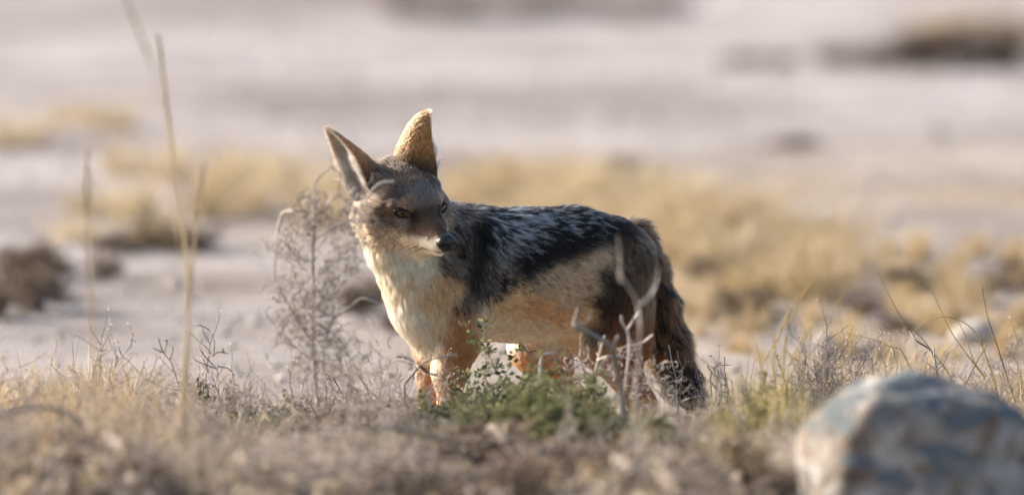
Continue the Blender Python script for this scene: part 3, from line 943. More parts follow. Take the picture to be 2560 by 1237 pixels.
# ================================================================== plants, stones
TWIG = plant_mat('weathered_grey_twig', [(0.0, (0.11, 0.085, 0.07)), (0.5, (0.33, 0.28, 0.25)), (1.0, (0.58, 0.53, 0.49))], 0.12)
BROWN = plant_mat('brown_dry_twig', [(0.0, (0.06, 0.042, 0.03)), (0.5, (0.19, 0.135, 0.095)), (1.0, (0.38, 0.29, 0.22))], 0.15)
STRAW = plant_mat('dry_straw_blade', [(0.0, (0.20, 0.125, 0.05)), (0.5, (0.44, 0.325, 0.17)), (1.0, (0.62, 0.50, 0.32))], 0.40)
OLIVE = plant_mat('olive_yellow_blade', [(0.0, (0.10, 0.10, 0.03)), (0.5, (0.30, 0.26, 0.09)), (1.0, (0.55, 0.42, 0.18))], 0.40)
LEAF = plant_mat('small_green_leaf', [(0.0, (0.045, 0.058, 0.022)), (0.5, (0.13, 0.145, 0.06)), (1.0, (0.34, 0.32, 0.17))], 0.35)
BUD = plant_mat('dry_mauve_bud', [(0.0, (0.17, 0.125, 0.095)), (0.5, (0.44, 0.36, 0.30)), (1.0, (0.68, 0.60, 0.53))], 0.38)
PALE = plant_mat('bleached_straw', [(0.0, (0.26, 0.185, 0.095)), (0.5, (0.43, 0.335, 0.20)), (1.0, (0.62, 0.53, 0.38))], 0.40)
MIXED = plant_mat('mixed_dry_leaf', [(0.0, (0.07, 0.05, 0.035)), (0.25, (0.20, 0.15, 0.10)), (0.5, (0.44, 0.36, 0.30)), (0.68, (0.36, 0.31, 0.17)), (0.82, (0.48, 0.40, 0.33)), (1.0, (0.56, 0.49, 0.45))], 0.35, jitter=0.2)


def rvec():
    return rng.normal(0, 1, 3)


def grow(tb, tips, p, d, length, r, level, wander, kids, up=0.12, tint=0.5):
    n = 5 if level else 4
    P = [p]; q = p; dd = norm(d)
    for i in range(n):
        dd = norm(dd + wander * rvec() * 0.35 + np.array([0, 0, up * 0.3]))
        q = q + dd * length / n
        P.append(q)
    P = np.array(P)
    tb.tube(P, np.linspace(r, r * 0.5, n + 1), np.clip(tint + rng.normal(0, 0.15), 0, 1), 4 if level > 1 else 3)
    tips.append(P)
    if level > 0:
        for k in range(rng.poisson(kids[level]) + 1):
            t = rng.uniform(0.25, 1.0); i = min(int(t * n), n - 1)
            b = P[i] * (1 - (t * n - i)) + P[i + 1] * (t * n - i)
            side = norm(np.cross(dd, rvec()))
            grow(tb, tips, b, norm(dd + side * rng.uniform(0.5, 1.3)), length * rng.uniform(0.35, 0.7), r * 0.6, level - 1, wander, kids, up, tint)


def leaf_quads(tips, per, size, spread):
    P = np.concatenate([t[1:] for t in tips])
    P = np.repeat(P, per, 0)
    n = len(P)
    C = P + rng.normal(0, spread, (n, 3))
    a = rng.normal(0, 1, (n, 3)); a /= np.linalg.norm(a, axis=1)[:, None]
    a[:, 2] = np.abs(a[:, 2])
    b = np.cross(a, rng.normal(0, 1, (n, 3))); b /= np.linalg.norm(b, axis=1)[:, None]
    sz = size * rng.uniform(0.5, 1.4, (n, 1))
    return np.stack([C, C + a * sz * 0.5 + b * sz * 0.28, C + a * sz, C + a * sz * 0.5 - b * sz * 0.28], 1)


def shrub_proto(kind):
    """unit-height shrub: returns (branch mesh, foliage mesh or None)"""
    tb = Tubes(); tips = []
    if kind == 'dry':
        for k in range(13):
            az = rng.uniform(0, 2 * np.pi); ti = rng.uniform(0.1, 1.0)
            d = np.array([math.cos(az) * ti, math.sin(az) * ti, 1.0])
            grow(tb, tips, np.array([rng.normal(0, .06), rng.normal(0, .06), 0.0]), d, rng.uniform(0.55, 0.95), 0.011, 2, 0.75, [0, 2.2, 3.2], 0.1, 0.55)
        Q = leaf_quads(tips, 2, 0.022, 0.014)
        lf = Tubes(); lf.quads(Q, rng.uniform(0.1, 0.95, len(Q)))
        return tb.mesh('branches', TWIG), lf.mesh('dry_foliage', BUD)
    if kind == 'green':
        for k in range(15):
            az = rng.uniform(0, 2 * np.pi); ti = rng.uniform(0.1, 1.2)
            d = np.array([math.cos(az) * ti, math.sin(az) * ti, 1.0])
            grow(tb, tips, np.array([rng.normal(0, .06), rng.normal(0, .06), 0.0]), d, rng.uniform(0.5, 0.85), 0.010, 2, 0.6, [0, 2.2, 3.2], 0.1, 0.4)
        Q = leaf_quads(tips, 7, 0.050, 0.020)
        lf = Tubes(); lf.quads(Q, rng.uniform(0.05, 1.0, len(Q)) ** 1.3)
        return tb.mesh('branches', BROWN), lf.mesh('foliage', LEAF)
    if kind == 'mixed':
        for k in range(12):
            az = rng.uniform(0, 2 * np.pi); ti = rng.uniform(0.1, 1.3)
            d = np.array([math.cos(az) * ti, math.sin(az) * ti, 1.0])
            grow(tb, tips, np.array([rng.normal(0, .06), rng.normal(0, .06), 0.0]), d, rng.uniform(0.5, 0.9), 0.018, 2, 0.7, [0, 1.2, 2.2], 0.1, 0.6)
        Q = leaf_quads(tips[::2], 1, 0.13, 0.03)
        lf = Tubes(); lf.quads(Q, rng.uniform(0.0, 1.0, len(Q)))
        return tb.mesh('branches', TWIG), lf.mesh('dry_foliage', MIXED)
    if kind == 'brown':
        for k in range(16):
            az = rng.uniform(0, 2 * np.pi); ti = rng.uniform(0.1, 1.5)
            d = np.array([math.cos(az) * ti, math.sin(az) * ti, 1.0])
            grow(tb, tips, np.array([rng.normal(0, .08), rng.normal(0, .08), 0.0]), d, rng.uniform(0.5, 0.9), 0.014, 2, 0.7, [0, 2.4, 3.6], 0.08, 0.45)
        Q = leaf_quads(tips, 5, 0.045, 0.02)
        lf = Tubes(); lf.quads(Q, rng.uniform(0.0, 0.8, len(Q)))
        return tb.mesh('branches', BROWN), lf.mesh('dry_foliage', BROWN)


def tuft_proto(n, mat, lean=0.45, width=0.0055, curl=0.5, base=0.07, hmin=0.45):
    tb = Tubes()
    for k in range(n):
        az = rng.uniform(0, 2 * np.pi)
        o = np.array([rng.normal(0, base), rng.normal(0, base), 0])
        hd = np.array([math.cos(az), math.sin(az), 0])
        h = rng.uniform(hmin, 1.0); ln = lean * abs(rng.normal(0, 1)); cu = curl * rng.uniform(0, 1)
        t = np.linspace(0, 1, 6)
        P = o + np.outer(t * ln * h + cu * h * t ** 3 * 0.6, hd) + np.outer(h * (t - 0.25 * cu * t ** 3), [0, 0, 1])
        w = width * rng.uniform(0.6, 1.3) * np.array([0.9, 1.0, 0.9, 0.7, 0.45, 0.1])
        side = norm(np.cross(hd, [0, 0, 1]) + 0.6 * rvec())
        tb.blade(P, w, side, np.clip(rng.normal(0.5, 0.2) + 0.15 * t, 0, 1))
    return tb.mesh('grass_blades', mat)


class Stock:
    """a kind of plant: first use places the prototypes themselves, later uses copy them"""
    def __init__(self, name, protos, cat):
        self.name, self.protos, self.cat, self.i = name, protos, cat, 0
        self.made = {}

    def put(self, loc, h, wide=1.0, label=None, group=None, rz=None, tilt=0.08):
        k = self.i % len(self.protos); self.i += 1
        rz = rng.uniform(0, 6.28) if rz is None else rz
        sc3 = (h * wide, h * wide, h)
        tl = (rng.normal(0, tilt), rng.normal(0, tilt))
        if k in self.made:
            o = copy_thing(self.made[k], loc, rz, sc3, label, tl)
        else:
            pr = self.protos[k]
            if isinstance(pr, tuple):
                o = add_obj(self.name, None)
                for me in pr:
                    add_obj(me.name.split('.')[0], me, o)
            else:
                o = add_obj(self.name, pr)
            o.location = loc; o.rotation_euler = (*tl, rz); o.scale = sc3
            self.made[k] = o
        o['label'] = label; o['category'] = self.cat
        if group: o['group'] = group
        elif 'group' in o: del o['group']
        return o


dry = Stock('dry_shrub', [shrub_proto('dry') for _ in range(6)], 'shrub')
green = Stock('green_shrub', [shrub_proto('green') for _ in range(4)], 'shrub')
mixed = Stock('dry_shrub', [shrub_proto('mixed') for _ in range(5)], 'shrub')
brown = Stock('brown_shrub', [shrub_proto('brown') for _ in range(4)], 'shrub')
straw = Stock('grass_tuft', [tuft_proto(80, STRAW, 0.4, 0.0075) for _ in range(5)], 'grass tuft')
olive = Stock('grass_tuft', [tuft_proto(55, OLIVE, 0.35, 0.008) for _ in range(4)], 'grass tuft')
golden = Stock('grass_tuft', [tuft_proto(120, PALE, 0.5, 0.009, 0.7, 0.14, 0.4) for _ in range(4)], 'grass tuft')

# ---- scrub in front of the jackal -----------------------------------------------------------------
PROF = [(-100, 905), (100, 895), (300, 905), (450, 915), (620, 940), (800, 945), (960, 940), (1060, 985), (1180, 945), (1300, 915), (1420, 925), (1560, 935), (1700, 965), (1790, 955), (1860, 925), (2000, 915), (2150, 935), (2350, 950), (2660, 950)]


def plant_front(stock, n, x0, x1, y0, y1, label, group, wide, jit=50, lower=150, extra=0):
    for _ in range(n):
        px = rng.uniform(x0, x1); Y = rng.uniform(y0, y1)
        top = np.interp(px, [a for a, _ in PROF], [b for _, b in PROF]) + extra + (-Y - 0.2) / 1.4 * lower + abs(rng.normal(0, jit)) - 48
        P = W(px, top, Y)
        gz = float(ground_z(P[0], P[1]))
        h = P[2] - gz
        if h < 0.04:
            continue
        stock.put((P[0], P[1], gz - 0.004), h, wide * rng.uniform(0.8, 1.25) * 0.16 / max(h, 0.08), label, group)


G1 = 'grey dry shrubs of the low scrub the jackal stands behind'
L1 = 'low grey leafless shrub in the scrub below the jackal'
plant_front(dry, 66, -80, 1100, -2.1, -0.3, L1, G1, 1.25)
plant_front(dry, 28, 1450, 2100, -2.0, -0.3, L1, G1, 1.15)
plant_front(dry, 12, 1050, 1500, -1.6, -0.9, L1, G1, 1.15, extra=60)
plant_front(dry, 20, 2050, 2640, -0.5, 0.5, L1, G1, 1.0, extra=0)
plant_front(mixed, 46, -80, 2050, -2.6, -1.3, 'low shrub with broad curled dry leaves in the scrub below the jackal', 'dry-leaved shrubs low in the scrub', 1.2, extra=30)
plant_front(brown, 26, -80, 2050, -2.4, -0.9, 'low dark brown shrub in the scrub below the jackal', 'dark brown shrubs low in the scrub', 1.0, extra=45)
G2 = 'green small-leaved shrubs in front of the jackal'
L2 = 'small-leaved green shrub growing before the jackal\'s legs'
plant_front(green, 15, 1040, 1560, -1.3, -0.35, L2, G2, 1.2, jit=35, lower=130)
plant_front(green, 8, 1700, 2050, -1.3, -0.5, 'small green shrub between the yellow grass and the pale rock', 'green shrubs beside the pale rock', 1.1, extra=50)
plant_front(green, 4, 600, 740, -0.7, -0.3, 'small green shrub at the foot of the twiggy bush', 'green shrubs at the foot of the twiggy bush', 0.8, extra=45)
plant_front(green, 4, 820, 930, -0.7, -0.3, 'small green shrub at the foot of the twiggy bush', 'green shrubs at the foot of the twiggy bush', 0.8, extra=45)
G3 = 'straw grass tufts among the grey scrub'
L3 = 'dry straw-coloured grass tuft among the grey scrub'
plant_front(straw, 34, -80, 420, -1.6, -0.2, L3, G3, 0.9, extra=-45)
plant_front(straw, 10, 1080, 1500, -1.3, -0.4, L3, G3, 0.9, extra=30)
plant_front(dry, 8, 1080, 1500, -0.8, -0.3, L1, G1, 1.0, extra=25)
bleached = Stock('grass_tuft', [tuft_proto(70, PALE, 0.4, 0.009) for _ in range(3)], 'grass tuft')
plant_front(bleached, 16, -80, 380, -0.9, -0.2, 'bleached golden grass tuft beside the lone straight stalk', 'golden grass tufts round the lone stalk', 1.0, extra=-50)
plant_front(straw, 24, 420, 1100, -1.9, -0.3, L3, G3, 0.8, extra=20)
plant_front(straw, 22, 1480, 1800, -1.4, -0.25, L3, G3, 0.8, extra=-10)
plant_front(olive, 26, 1780, 2060, -1.9, -0.35, 'yellow-green grass tuft beside the pale rock', 'yellow-green grass tufts beside the pale rock', 0.7, extra=-70)
plant_front(olive, 9, 620, 1000, -1.7, -1.2, 'yellow-green grass tuft low in the grey scrub', 'yellow-green grass in the grey scrub', 0.6, extra=110)
plant_front(straw, 26, 2000, 2660, -0.3, 0.6, 'straw grass tuft behind the pale rock', 'straw grass tufts behind the pale rock', 1.0, extra=-20)

# ---- custom plants ---------------------------------------------------------------------------------
def line(pts, Y, n=None, jy=0.02):
    P = np.array([W(a, b, Y + rng.normal(0, jy)) for a, b in pts])
    return spline(P, n or max(6, 4 * len(pts)))


def custom(name, mat, label, cat, strokes, Y, base_px, extra=None, group=None, sides=6, part='stem'):
    """strokes: (pixel points, radius start px, radius end px, tint); the first one is carried down to the ground"""
    b = W(*base_px, Y)
    gz = float(ground_z(b[0], b[1]))
    base = np.array([b[0], b[1], gz])
    root = add_obj(name, None, loc=base, label=label, cat=cat, group=group)
    for i, (pts, r1, r2, ti) in enumerate(strokes):
        P = line(pts, Y)
        if i == 0:
            P = np.vstack([spline([base - [0, 0, 0.01], base * 0.4 + P[0] * 0.6 + [0.004, 0, 0], P[0]], 6)[:-1], P])
        tb = Tubes()
        r = np.linspace(r1, r2, len(P)) * S
        tb.tube(P - base, r * rng.uniform(0.85, 1.15, len(P)), np.clip(ti + rng.normal(0, .06, len(P)), 0, 1), sides)
        add_obj(part, tb.mesh(part, mat), root)
    if extra:
        extra(root, base)
    return root


# twiggy bush beside the jackal's neck
BUSH_Y = -0.8
bush = [([(795, 1000), (782, 850), (785, 740), (783, 640), (786, 560), (792, 500), (786, 468), (800, 440), (828, 416)], 3.2, 2.4, .45),
        ([(786, 522), (745, 527), (710, 530), (697, 562), (693, 600), (688, 640), (686, 700)], 4.0, 2.4, .85),
        ([(790, 505), (772, 488), (742, 503), (718, 532)], 2.6, 1.6, .5),
        ([(828, 416), (852, 440), (846, 480), (870, 505)], 2.4, 1.6, .5),
        ([(846, 480), (822, 505), (806, 540)], 1.8, 1.2, .5),
        ([(786, 600), (828, 570), (868, 556), (908, 549)], 2.8, 2.0, .85),
        ([(900, 570), (906, 520), (926, 482), (950, 458), (986, 453)], 2.6, 2.8, .8),
        ([(906, 520), (902, 480), (928, 452), (932, 432)], 1.8, 1.4, .6),
        ([(926, 482), (955, 505), (985, 498)], 1.8, 1.2, .5),
        ([(784, 760), (830, 790), (874, 768), (905, 745), (945, 757)], 3.0, 3.2, .9),
        ([(784, 860), (740, 790), (706, 735), (690, 690)], 2.6, 1.6, .5),
        ([(784, 900), (720, 850), (700, 800), (686, 870)], 2.4, 1.8, .75),
        ([(785, 700), (830, 660), (880, 640), (912, 655)], 2.2, 1.4, .3),
        ([(785, 660), (740, 640), (712, 600)], 2.0, 1.2, .3),
        ([(786, 800), (850, 850), (880, 900)], 2.2, 1.2, .6),
        ([(786, 560), (760, 590), (722, 560)], 1.8, 1.0, .35)]


def curly(centres, n, Y, lo=18, hi=60, rpx=(0.9, 1.6), tint=(0.15, 0.75)):
    def fn(root, base):
        tb = Tubes()
        for _ in range(n):
            cx, cy, sp = centres[rng.integers(len(centres))]
            x, y = rng.normal(cx, sp), rng.normal(cy, sp)
            a = rng.uniform(0, 6.28); L_ = rng.uniform(lo, hi); cv = rng.normal(0, 0.55)
            pts = [(x, y)]
            for k in range(6):
                a += cv + rng.normal(0, 0.45)
                x += math.cos(a) * L_ / 6; y += math.sin(a) * L_ / 6
                pts.append((x, y))
            P = line(pts, Y + rng.normal(0, 0.06), 9, 0.008)
            r = rng.uniform(*rpx)
            tb.tube(P - base, np.linspace(r, r * 0.5, 9) * S, rng.uniform(*tint), 3)
        add_obj('twig_tangle', tb.mesh('twig_tangle', TWIG), root, kind='stuff')
    return fn


custom('twiggy_bush', TWIG, 'tall curly leafless twiggy bush growing beside the jackal\'s neck', 'bush', bush, BUSH_Y, (795, 1060),
       curly([(730, 630, 26), (760, 560, 26), (870, 645, 22), (850, 560, 28), (800, 770, 34), (770, 850, 38), (790, 920, 46), (790, 760, 26), (800, 840, 40), (770, 900, 46), (850, 900, 40), (890, 520, 16), (740, 720, 28), (830, 690, 28), (785, 520, 18), (720, 780, 22)], 900, BUSH_Y, 18, 70, (0.9, 2.0), (0.25, 0.95)))

# pale dead branches before the hind legs
custom('dead_branch', TWIG, 'pale antler-shaped dead branch standing before the jackal\'s hind leg', 'branch',
       [([(1582, 1080), (1590, 960), (1598, 880), (1600, 820), (1594, 760), (1574, 722), (1552, 688), (1550, 640), (1544, 590)], 3.4, 2.2, .95),
        ([(1600, 762), (1626, 738), (1643, 704), (1646, 672)], 3.0, 2.5, .9),
        ([(1552, 700), (1551, 688), (1550, 676)], 5.0, 4.8, .9)], -1.5, (1582, 1120), part='branch')
custom('dead_branch', TWIG, 'thin pale forked dead branch before the jackal\'s thigh', 'branch',
       [([(1560, 1020), (1566, 950), (1573, 870), (1570, 832), (1556, 806), (1553, 788)], 4.5, 3.0, .95),
        ([(1570, 822), (1583, 800), (1596, 780)], 3.0, 2.5, .95),
        ([(1574, 864), (1606, 856), (1632, 836)], 3.2, 2.6, 1.0),
        ([(1572, 876), (1592, 872), (1604, 864)], 2.6, 2.0, 1.0)], -0.75, (1560, 1060), part='branch')
custom('dead_branch', TWIG, 'thick grey dead branch crossing under the jackal\'s belly', 'branch',
       [([(1562, 1060), (1548, 960), (1530, 872), (1484, 838), (1438, 815), (1440, 792), (1449, 765)], 7.5, 4.5, .45),
        ([(1530, 872), (1540, 850), (1545, 838)], 4.0, 2.5, .6),
        ([(1438, 818), (1470, 800), (1482, 775)], 3.0, 2.0, .5)], -1.0, (1562, 1110), part='branch')
custom('dead_branch', TWIG, 'grey dead branch lying across the jackal\'s front leg', 'branch',
       [([(1010, 960), (1040, 925), (1062, 905), (1100, 892), (1142, 886)], 4.0, 2.0, .6),
        ([(1050, 912), (1068, 930), (1092, 936)], 4.0, 2.6, .35),
        ([(1040, 925), (1030, 900), (1000, 890), (975, 893)], 3.0, 1.6, .4),
        ([(1075, 900), (1078, 880), (1074, 862)], 2.5, 1.6, .7)], -0.55, (1000, 1000),
       curly([(1000, 915, 26), (1050, 930, 20), (960, 930, 30)], 50, -0.55), part='branch')
custom('dead_branch', TWIG, 'small pale tangled dead branch under the jackal\'s thigh', 'branch',
       [([(1480, 1010), (1490, 930), (1500, 880), (1512, 838)], 5, 3, .8), ([(1494, 900), (1520, 890), (1560, 893), (1590, 900)], 3, 2, .8),
        ([(1350, 960), (1352, 905), (1362, 885), (1384, 880)], 4.5, 2.5, .8), ([(1490, 940), (1460, 925), (1450, 900)], 3, 2, .7)], -0.6, (1480, 1040),
       curly([(1560, 940, 34), (1500, 930, 34), (1620, 950, 34), (1590, 990, 40), (1440, 930, 30), (1680, 970, 30)], 170, -0.6, 25, 80, (1.0, 2.0), (0.3, 0.85)), part='branch')


def buds(tb, P, n, base):
    for _ in range(n):
        i = rng.integers(1, len(P)); d = norm(rvec()) * 0.0022
        tb.tube(np.array([P[i], P[i] + d]) - base, [0.0010, 0.0006], 0.35, 4)


def sharp_twig(name, label, strokes, Y, base_px, tint=0.5):
    def fn(root, base):
        tb = Tubes()
        for pts, r1, r2, ti in strokes:
            buds(tb, line(pts, Y, 20, 0.0), 5, base)
        add_obj('bud', tb.mesh('bud', BROWN), root, kind='stuff')
    return custom(name, TWIG, label, 'twig', strokes, Y, base_px, fn, part='stem')


sharp_twig('grey_twig', 'crisp grey forked twig standing before the jackal\'s tail', [
    ([(1692, 1000), (1690, 950), (1680, 905), (1672, 862)], 2.6, 1.6, .55), ([(1690, 950), (1706, 925), (1695, 892), (1694, 876)], 2.2, 1.4, .55),
    ([(1700, 930), (1712, 912), (1714, 893)], 1.8, 1.3, .55), ([(1712, 905), (1724, 902)], 1.3, 1.0, .55), ([(1690, 935), (1672, 926), (1664, 902)], 1.8, 1.2, .55),
    ([(1648, 948), (1636, 920), (1630, 897)], 1.8, 1.3, .55), ([(1692, 970), (1668, 960), (1648, 948)], 1.8, 1.4, .5), ([(1690, 985), (1702, 960), (1706, 925)], 1.8, 1.3, .5)], -0.10, (1692, 1030))
sharp_twig('grey_twig', 'thin dark twig under the jackal\'s belly', [
    ([(1356, 985), (1350, 930), (1342, 906), (1328, 886), (1312, 874), (1306, 858)], 2.4, 1.4, .3), ([(1322, 880), (1338, 876), (1346, 882)], 1.5, 1.2, .3),
    ([(1350, 930), (1372, 902), (1392, 900), (1440, 918)], 2.2, 1.6, .35), ([(1440, 918), (1430, 890), (1418, 874)], 1.4, 1.0, .3), ([(1432, 898), (1470, 906)], 1.2, .9, .3)], -0.14, (1356, 1020))
sharp_twig('grey_twig', 'thin bare twig standing beside the jackal\'s tail', [
    ([(1820, 1000), (1818, 960), (1812, 930), (1812, 893)], 2.0, 1.2, .5), ([(1816, 945), (1790, 940), (1768, 916)], 1.6, 1.2, .4), ([(1790, 940), (1786, 920), (1800, 912), (1828, 912)], 1.5, 1.0, .4),
    ([(1780, 990), (1776, 950), (1778, 930)], 1.6, 1.0, .4), ([(1818, 980), (1798, 975), (1780, 958)], 1.6, 1.0, .4)], 0.02, (1820, 1030))
sharp_twig('grey_twig', 'fine branching dark twig rising from the scrub beside the tall grass stalk', [
    ([(530, 980), (545, 930), (520, 895), (545, 880), (570, 882)], 2.0, 1.2, .3), ([(520, 900), (500, 870), (505, 850)], 1.5, 1.0, .3), ([(540, 920), (490, 900), (482, 880)], 1.5, 1.0, .3),
    ([(536, 850), (524, 825), (500, 813), (474, 812)], 1.4, 1.2, .3), ([(535, 890), (536, 862), (536, 850)], 1.4, 1.2, .3), ([(560, 882), (556, 870)], 1.2, 1, .3), ([(545, 915), (570, 920), (585, 935)], 1.4, 1, .3)], -0.35, (530, 1010))
sharp_twig('grey_twig', 'slender forked bare twig rising from the grey scrub', [
    ([(455, 990), (430, 910), (408, 880), (396, 845)], 2.0, 1.2, .3), ([(410, 882), (418, 855), (412, 850)], 1.4, 1.0, .3), ([(408, 880), (385, 870), (380, 865)], 1.4, 1, .3), ([(425, 900), (432, 875), (430, 866)], 1.3, 1, .3),
    ([(360, 945), (320, 900), (300, 880), (295, 850)], 1.5, 1.0, .3), ([(450, 975), (400, 965), (360, 945)], 1.5, 1.2, .3)], -0.35, (455, 1020))
sharp_twig('grey_twig', 'woody broken twig among grass blades behind the pale rock', [
    ([(2345, 960), (2342, 925), (2334, 890), (2318, 868), (2290, 850), (2276, 830)], 3.4, 2.6, .55), ([(2340, 920), (2336, 890), (2334, 868)], 3.2, 2.6, .7), ([(2342, 925), (2318, 905), (2312, 885), (2316, 878)], 2.0, 1.4, .5),
    ([(2342, 925), (2360, 905), (2368, 884), (2392, 864)], 1.8, 1.2, .5)], 0.0, (2345, 990))

# single grass blades and stalks
def blades(name, label, mat, strokes, Y, base_px, wpx, part='blade'):
    b = W(*base_px, Y); gz = float(ground_z(b[0], b[1])); base = np.array([b[0], b[1], gz])
    root = add_obj(name, None, loc=base, label=label, cat='grass')
    for pts, ti in strokes:
        foot = base + [rng.normal(0, .015), rng.normal(0, .015), -0.01]
        P = line(pts, Y + rng.normal(0, 0.03), None, 0.004)
        if pts[0][1] < base_px[1] - 5:
            P = np.vstack([foot, foot * 0.5 + P[0] * 0.5, P])
        tb = Tubes(); m = len(P)
        tb.tube(P - base, wpx * S * np.linspace(1, 0.35, m), np.clip(ti + rng.normal(0, .05, m), 0, 1), 4)
        add_obj(part, tb.mesh(part, mat), root)
    return root


blades('grass_clump', 'loose clump of long olive and orange grass blades behind the pale rock', OLIVE, [
    ([(2464, 950), (2444, 920), (2379, 830), (2324, 720), (2269, 662)], .55), ([(2374, 935), (2309, 850), (2249, 785), (2194, 680)], .35),
    ([(2464, 945), (2434, 900), (2419, 855), (2399, 810), (2374, 775)], .95), ([(2539, 1005), (2514, 930), (2489, 850), (2469, 790), (2454, 710)], .1),
    ([(2414, 960), (2444, 900), (2469, 860), (2489, 840)], .4), ([(2494, 980), (2479, 930), (2459, 875), (2452, 830)], .3),
    ([(2490, 960), (2444, 840), (2399, 800), (2349, 792), (2299, 815), (2259, 860)], .8), ([(2556, 960), (2540, 900), (2520, 880)], .8), ([(2250, 870), (2224, 865), (2180, 847), (2100, 827)], .9)], 0.0, (2450, 990), 1.9)
blades('grass_clump', 'clump of tall soft yellow grass blades leaning beside the pale rock', OLIVE, [
    ([(1930, 900), (1960, 800), (2010, 720), (2050, 640)], .8), ([(1950, 900), (1985, 780), (2040, 690), (2075, 650)], .75), ([(1900, 920), (1950, 830), (1990, 740), (2000, 680)], .85), ([(1960, 900), (1970, 800), (1960, 700)], .7),
    ([(1940, 920), (1930, 830), (1900, 760)], .7), ([(1970, 920), (2010, 840), (2060, 780), (2110, 740)], .75), ([(1980, 930), (2050, 850), (2120, 700)], .8), ([(1910, 940), (1890, 860), (1870, 820)], .7)], -0.75, (1945, 980), 2.0)
def stalk(label, pts, head, Y, r):
    b = W(pts[0][0], pts[0][1], Y); gz = float(ground_z(b[0], b[1])); base = np.array([b[0], b[1], gz])
    root = add_obj('grass_stalk', None, loc=base, label=label, cat='grass stalk')
    P = line(pts, Y, 28, 0.0)
    P = np.vstack([base - [0, 0, 0.01], P])
    tb = Tubes(); tb.tube(P - base, np.linspace(r, r * 0.6, len(P)) * S * 1.5, 0.9, 6)
    add_obj('stem', tb.mesh('stem', PALE), root)
    Hh = line(head, Y, 30, 0.0); tb = Tubes()
    for i in range(110):
        k = rng.integers(0, 29); a = Hh[k] + (Hh[k + 1] - Hh[k]) * rng.random()
        d = norm((Hh[k + 1] - Hh[k]) / np.linalg.norm(Hh[k + 1] - Hh[k]) * 1.2 + rvec() * 0.35)
        tb.tube(np.array([a, a + d * 0.004, a + d * 0.009]) - base, [0.0006, 0.0011, 0.0002], rng.uniform(.6, 1), 4)
    add_obj('seed_head', tb.mesh('seed_head', PALE), root)


stalk('tallest pale grass stalk with a long seed head', [(455, 990), (464, 870), (472, 720), (458, 560), (438, 430), (422, 300), (407, 180), (396, 95)], [(424, 310), (407, 180), (396, 88)], -1.5, 3.4)
stalk('short pale grass stalk leaning against the tallest stalk', [(462, 1000), (468, 880), (474, 760), (486, 610), (498, 500), (508, 420)], [(489, 575), (498, 500), (509, 415)], -1.5, 2.6)
stalk('lone straight pale grass stalk standing apart from the other stalks', [(240, 990), (236, 880), (228, 760), (221, 600), (217, 480), (218, 385)], [(219, 540), (217, 480), (218, 380)], -1.7, 2.8)
stalk('faint thin grass stalk arching over past the tallest stalk', [(480, 1000), (470, 800), (440, 520), (410, 280), (375, 150), (340, 60), (310, -20), (296, -70)], [(375, 150), (340, 60), (305, -30)], -2.2, 1.6)

# ---- stones -----------------------------------------------------------------------------------------
def stone_mesh(seed, subdiv=4, rough=0.16):
    import bmesh
    from mathutils import noise
    bm = bmesh.new(); bmesh.ops.create_icosphere(bm, subdivisions=subdiv, radius=1.0)
    off = Vector((seed * 7.3, seed * 3.1, seed * 1.7))
    for v in bm.verts:
        c = v.co.copy()
        d = 1 + rough * 1.6 * noise.noise(c * 0.9 + off) + rough * 0.8 * noise.noise(c * 2.3 + off) + rough * 0.35 * noise.noise(c * 6 + off)
        # a few flat fractured faces
        for k in range(5):
            nrm = Vector((math.sin(k * 2.4 + seed), math.cos(k * 1.7 + seed * 2), math.sin(k * 3.1 - seed) * 0.7)).normalized()
            lim = 0.80 + 0.03 * k
            t = (c * d).dot(nrm)
            if t > lim:
                d *= 1 - 0.5 * (t - lim) / t
        v.co = c * d
    me = bpy.data.meshes.new('stone'); bm.to_mesh(me); bm.free()
    for p_ in me.polygons: p_.use_smooth = True
    return me


m_rock, nt, bs, out = new_mat('weathered_limestone')
n1, r1 = noise_ramp(nt, 3.2, [(0.34, (0.17, 0.12, 0.09)), (0.44, (0.31, 0.24, 0.19)), (0.53, (0.48, 0.43, 0.39)), (0.64, (0.62, 0.60, 0.58))], detail=8, rough=0.62, distortion=0.6)
# dark blue-grey noise patches, limited to upward-facing faces
geo = nt.nodes.new('ShaderNodeNewGeometry'); sx = nt.nodes.new('ShaderNodeSeparateXYZ'); nt.links.new(geo.outputs['Normal'], sx.inputs[0])
n2, r2 = noise_ramp(nt, 5.5, [(0.40, (0, 0, 0)), (0.52, (1, 1, 1))], detail=6, rough=0.6)
mr = nt.nodes.new('ShaderNodeMapRange'); mr.inputs[1].default_value = 0.2; mr.inputs[2].default_value = 0.55
nt.links.new(sx.outputs['Z'], mr.inputs[0])
mm = nt.nodes.new('ShaderNodeMath'); mm.operation = 'MULTIPLY'; nt.links.new(mr.outputs[0], mm.inputs[0]); nt.links.new(r2.outputs[0], mm.inputs[1])
nt.links.new(mix_col(nt, mm.outputs[0], r1.outputs[0], (0.15, 0.18, 0.20)), bs.inputs['Base Color'])
bs.inputs['Roughness'].default_value = 0.9
n3, _ = noise_ramp(nt, 14, [(0, (0, 0, 0)), (1, (1, 1, 1))], detail=10, rough=0.7)
bump(nt, bs, n3.outputs['Fac'], 0.8, 0.03)
m_stone, nt, bs, out = new_mat('pale_field_stone')
n1, r1 = noise_ramp(nt, 2.5, [(0.3, (0.26, 0.22, 0.19)), (0.7, (0.55, 0.52, 0.50))])
nt.links.new(r1.outputs[0], bs.inputs['Base Color']); bs.inputs['Roughness'].default_value = 0.95
bump(nt, bs, n1.outputs['Fac'], 0.5, 0.1)

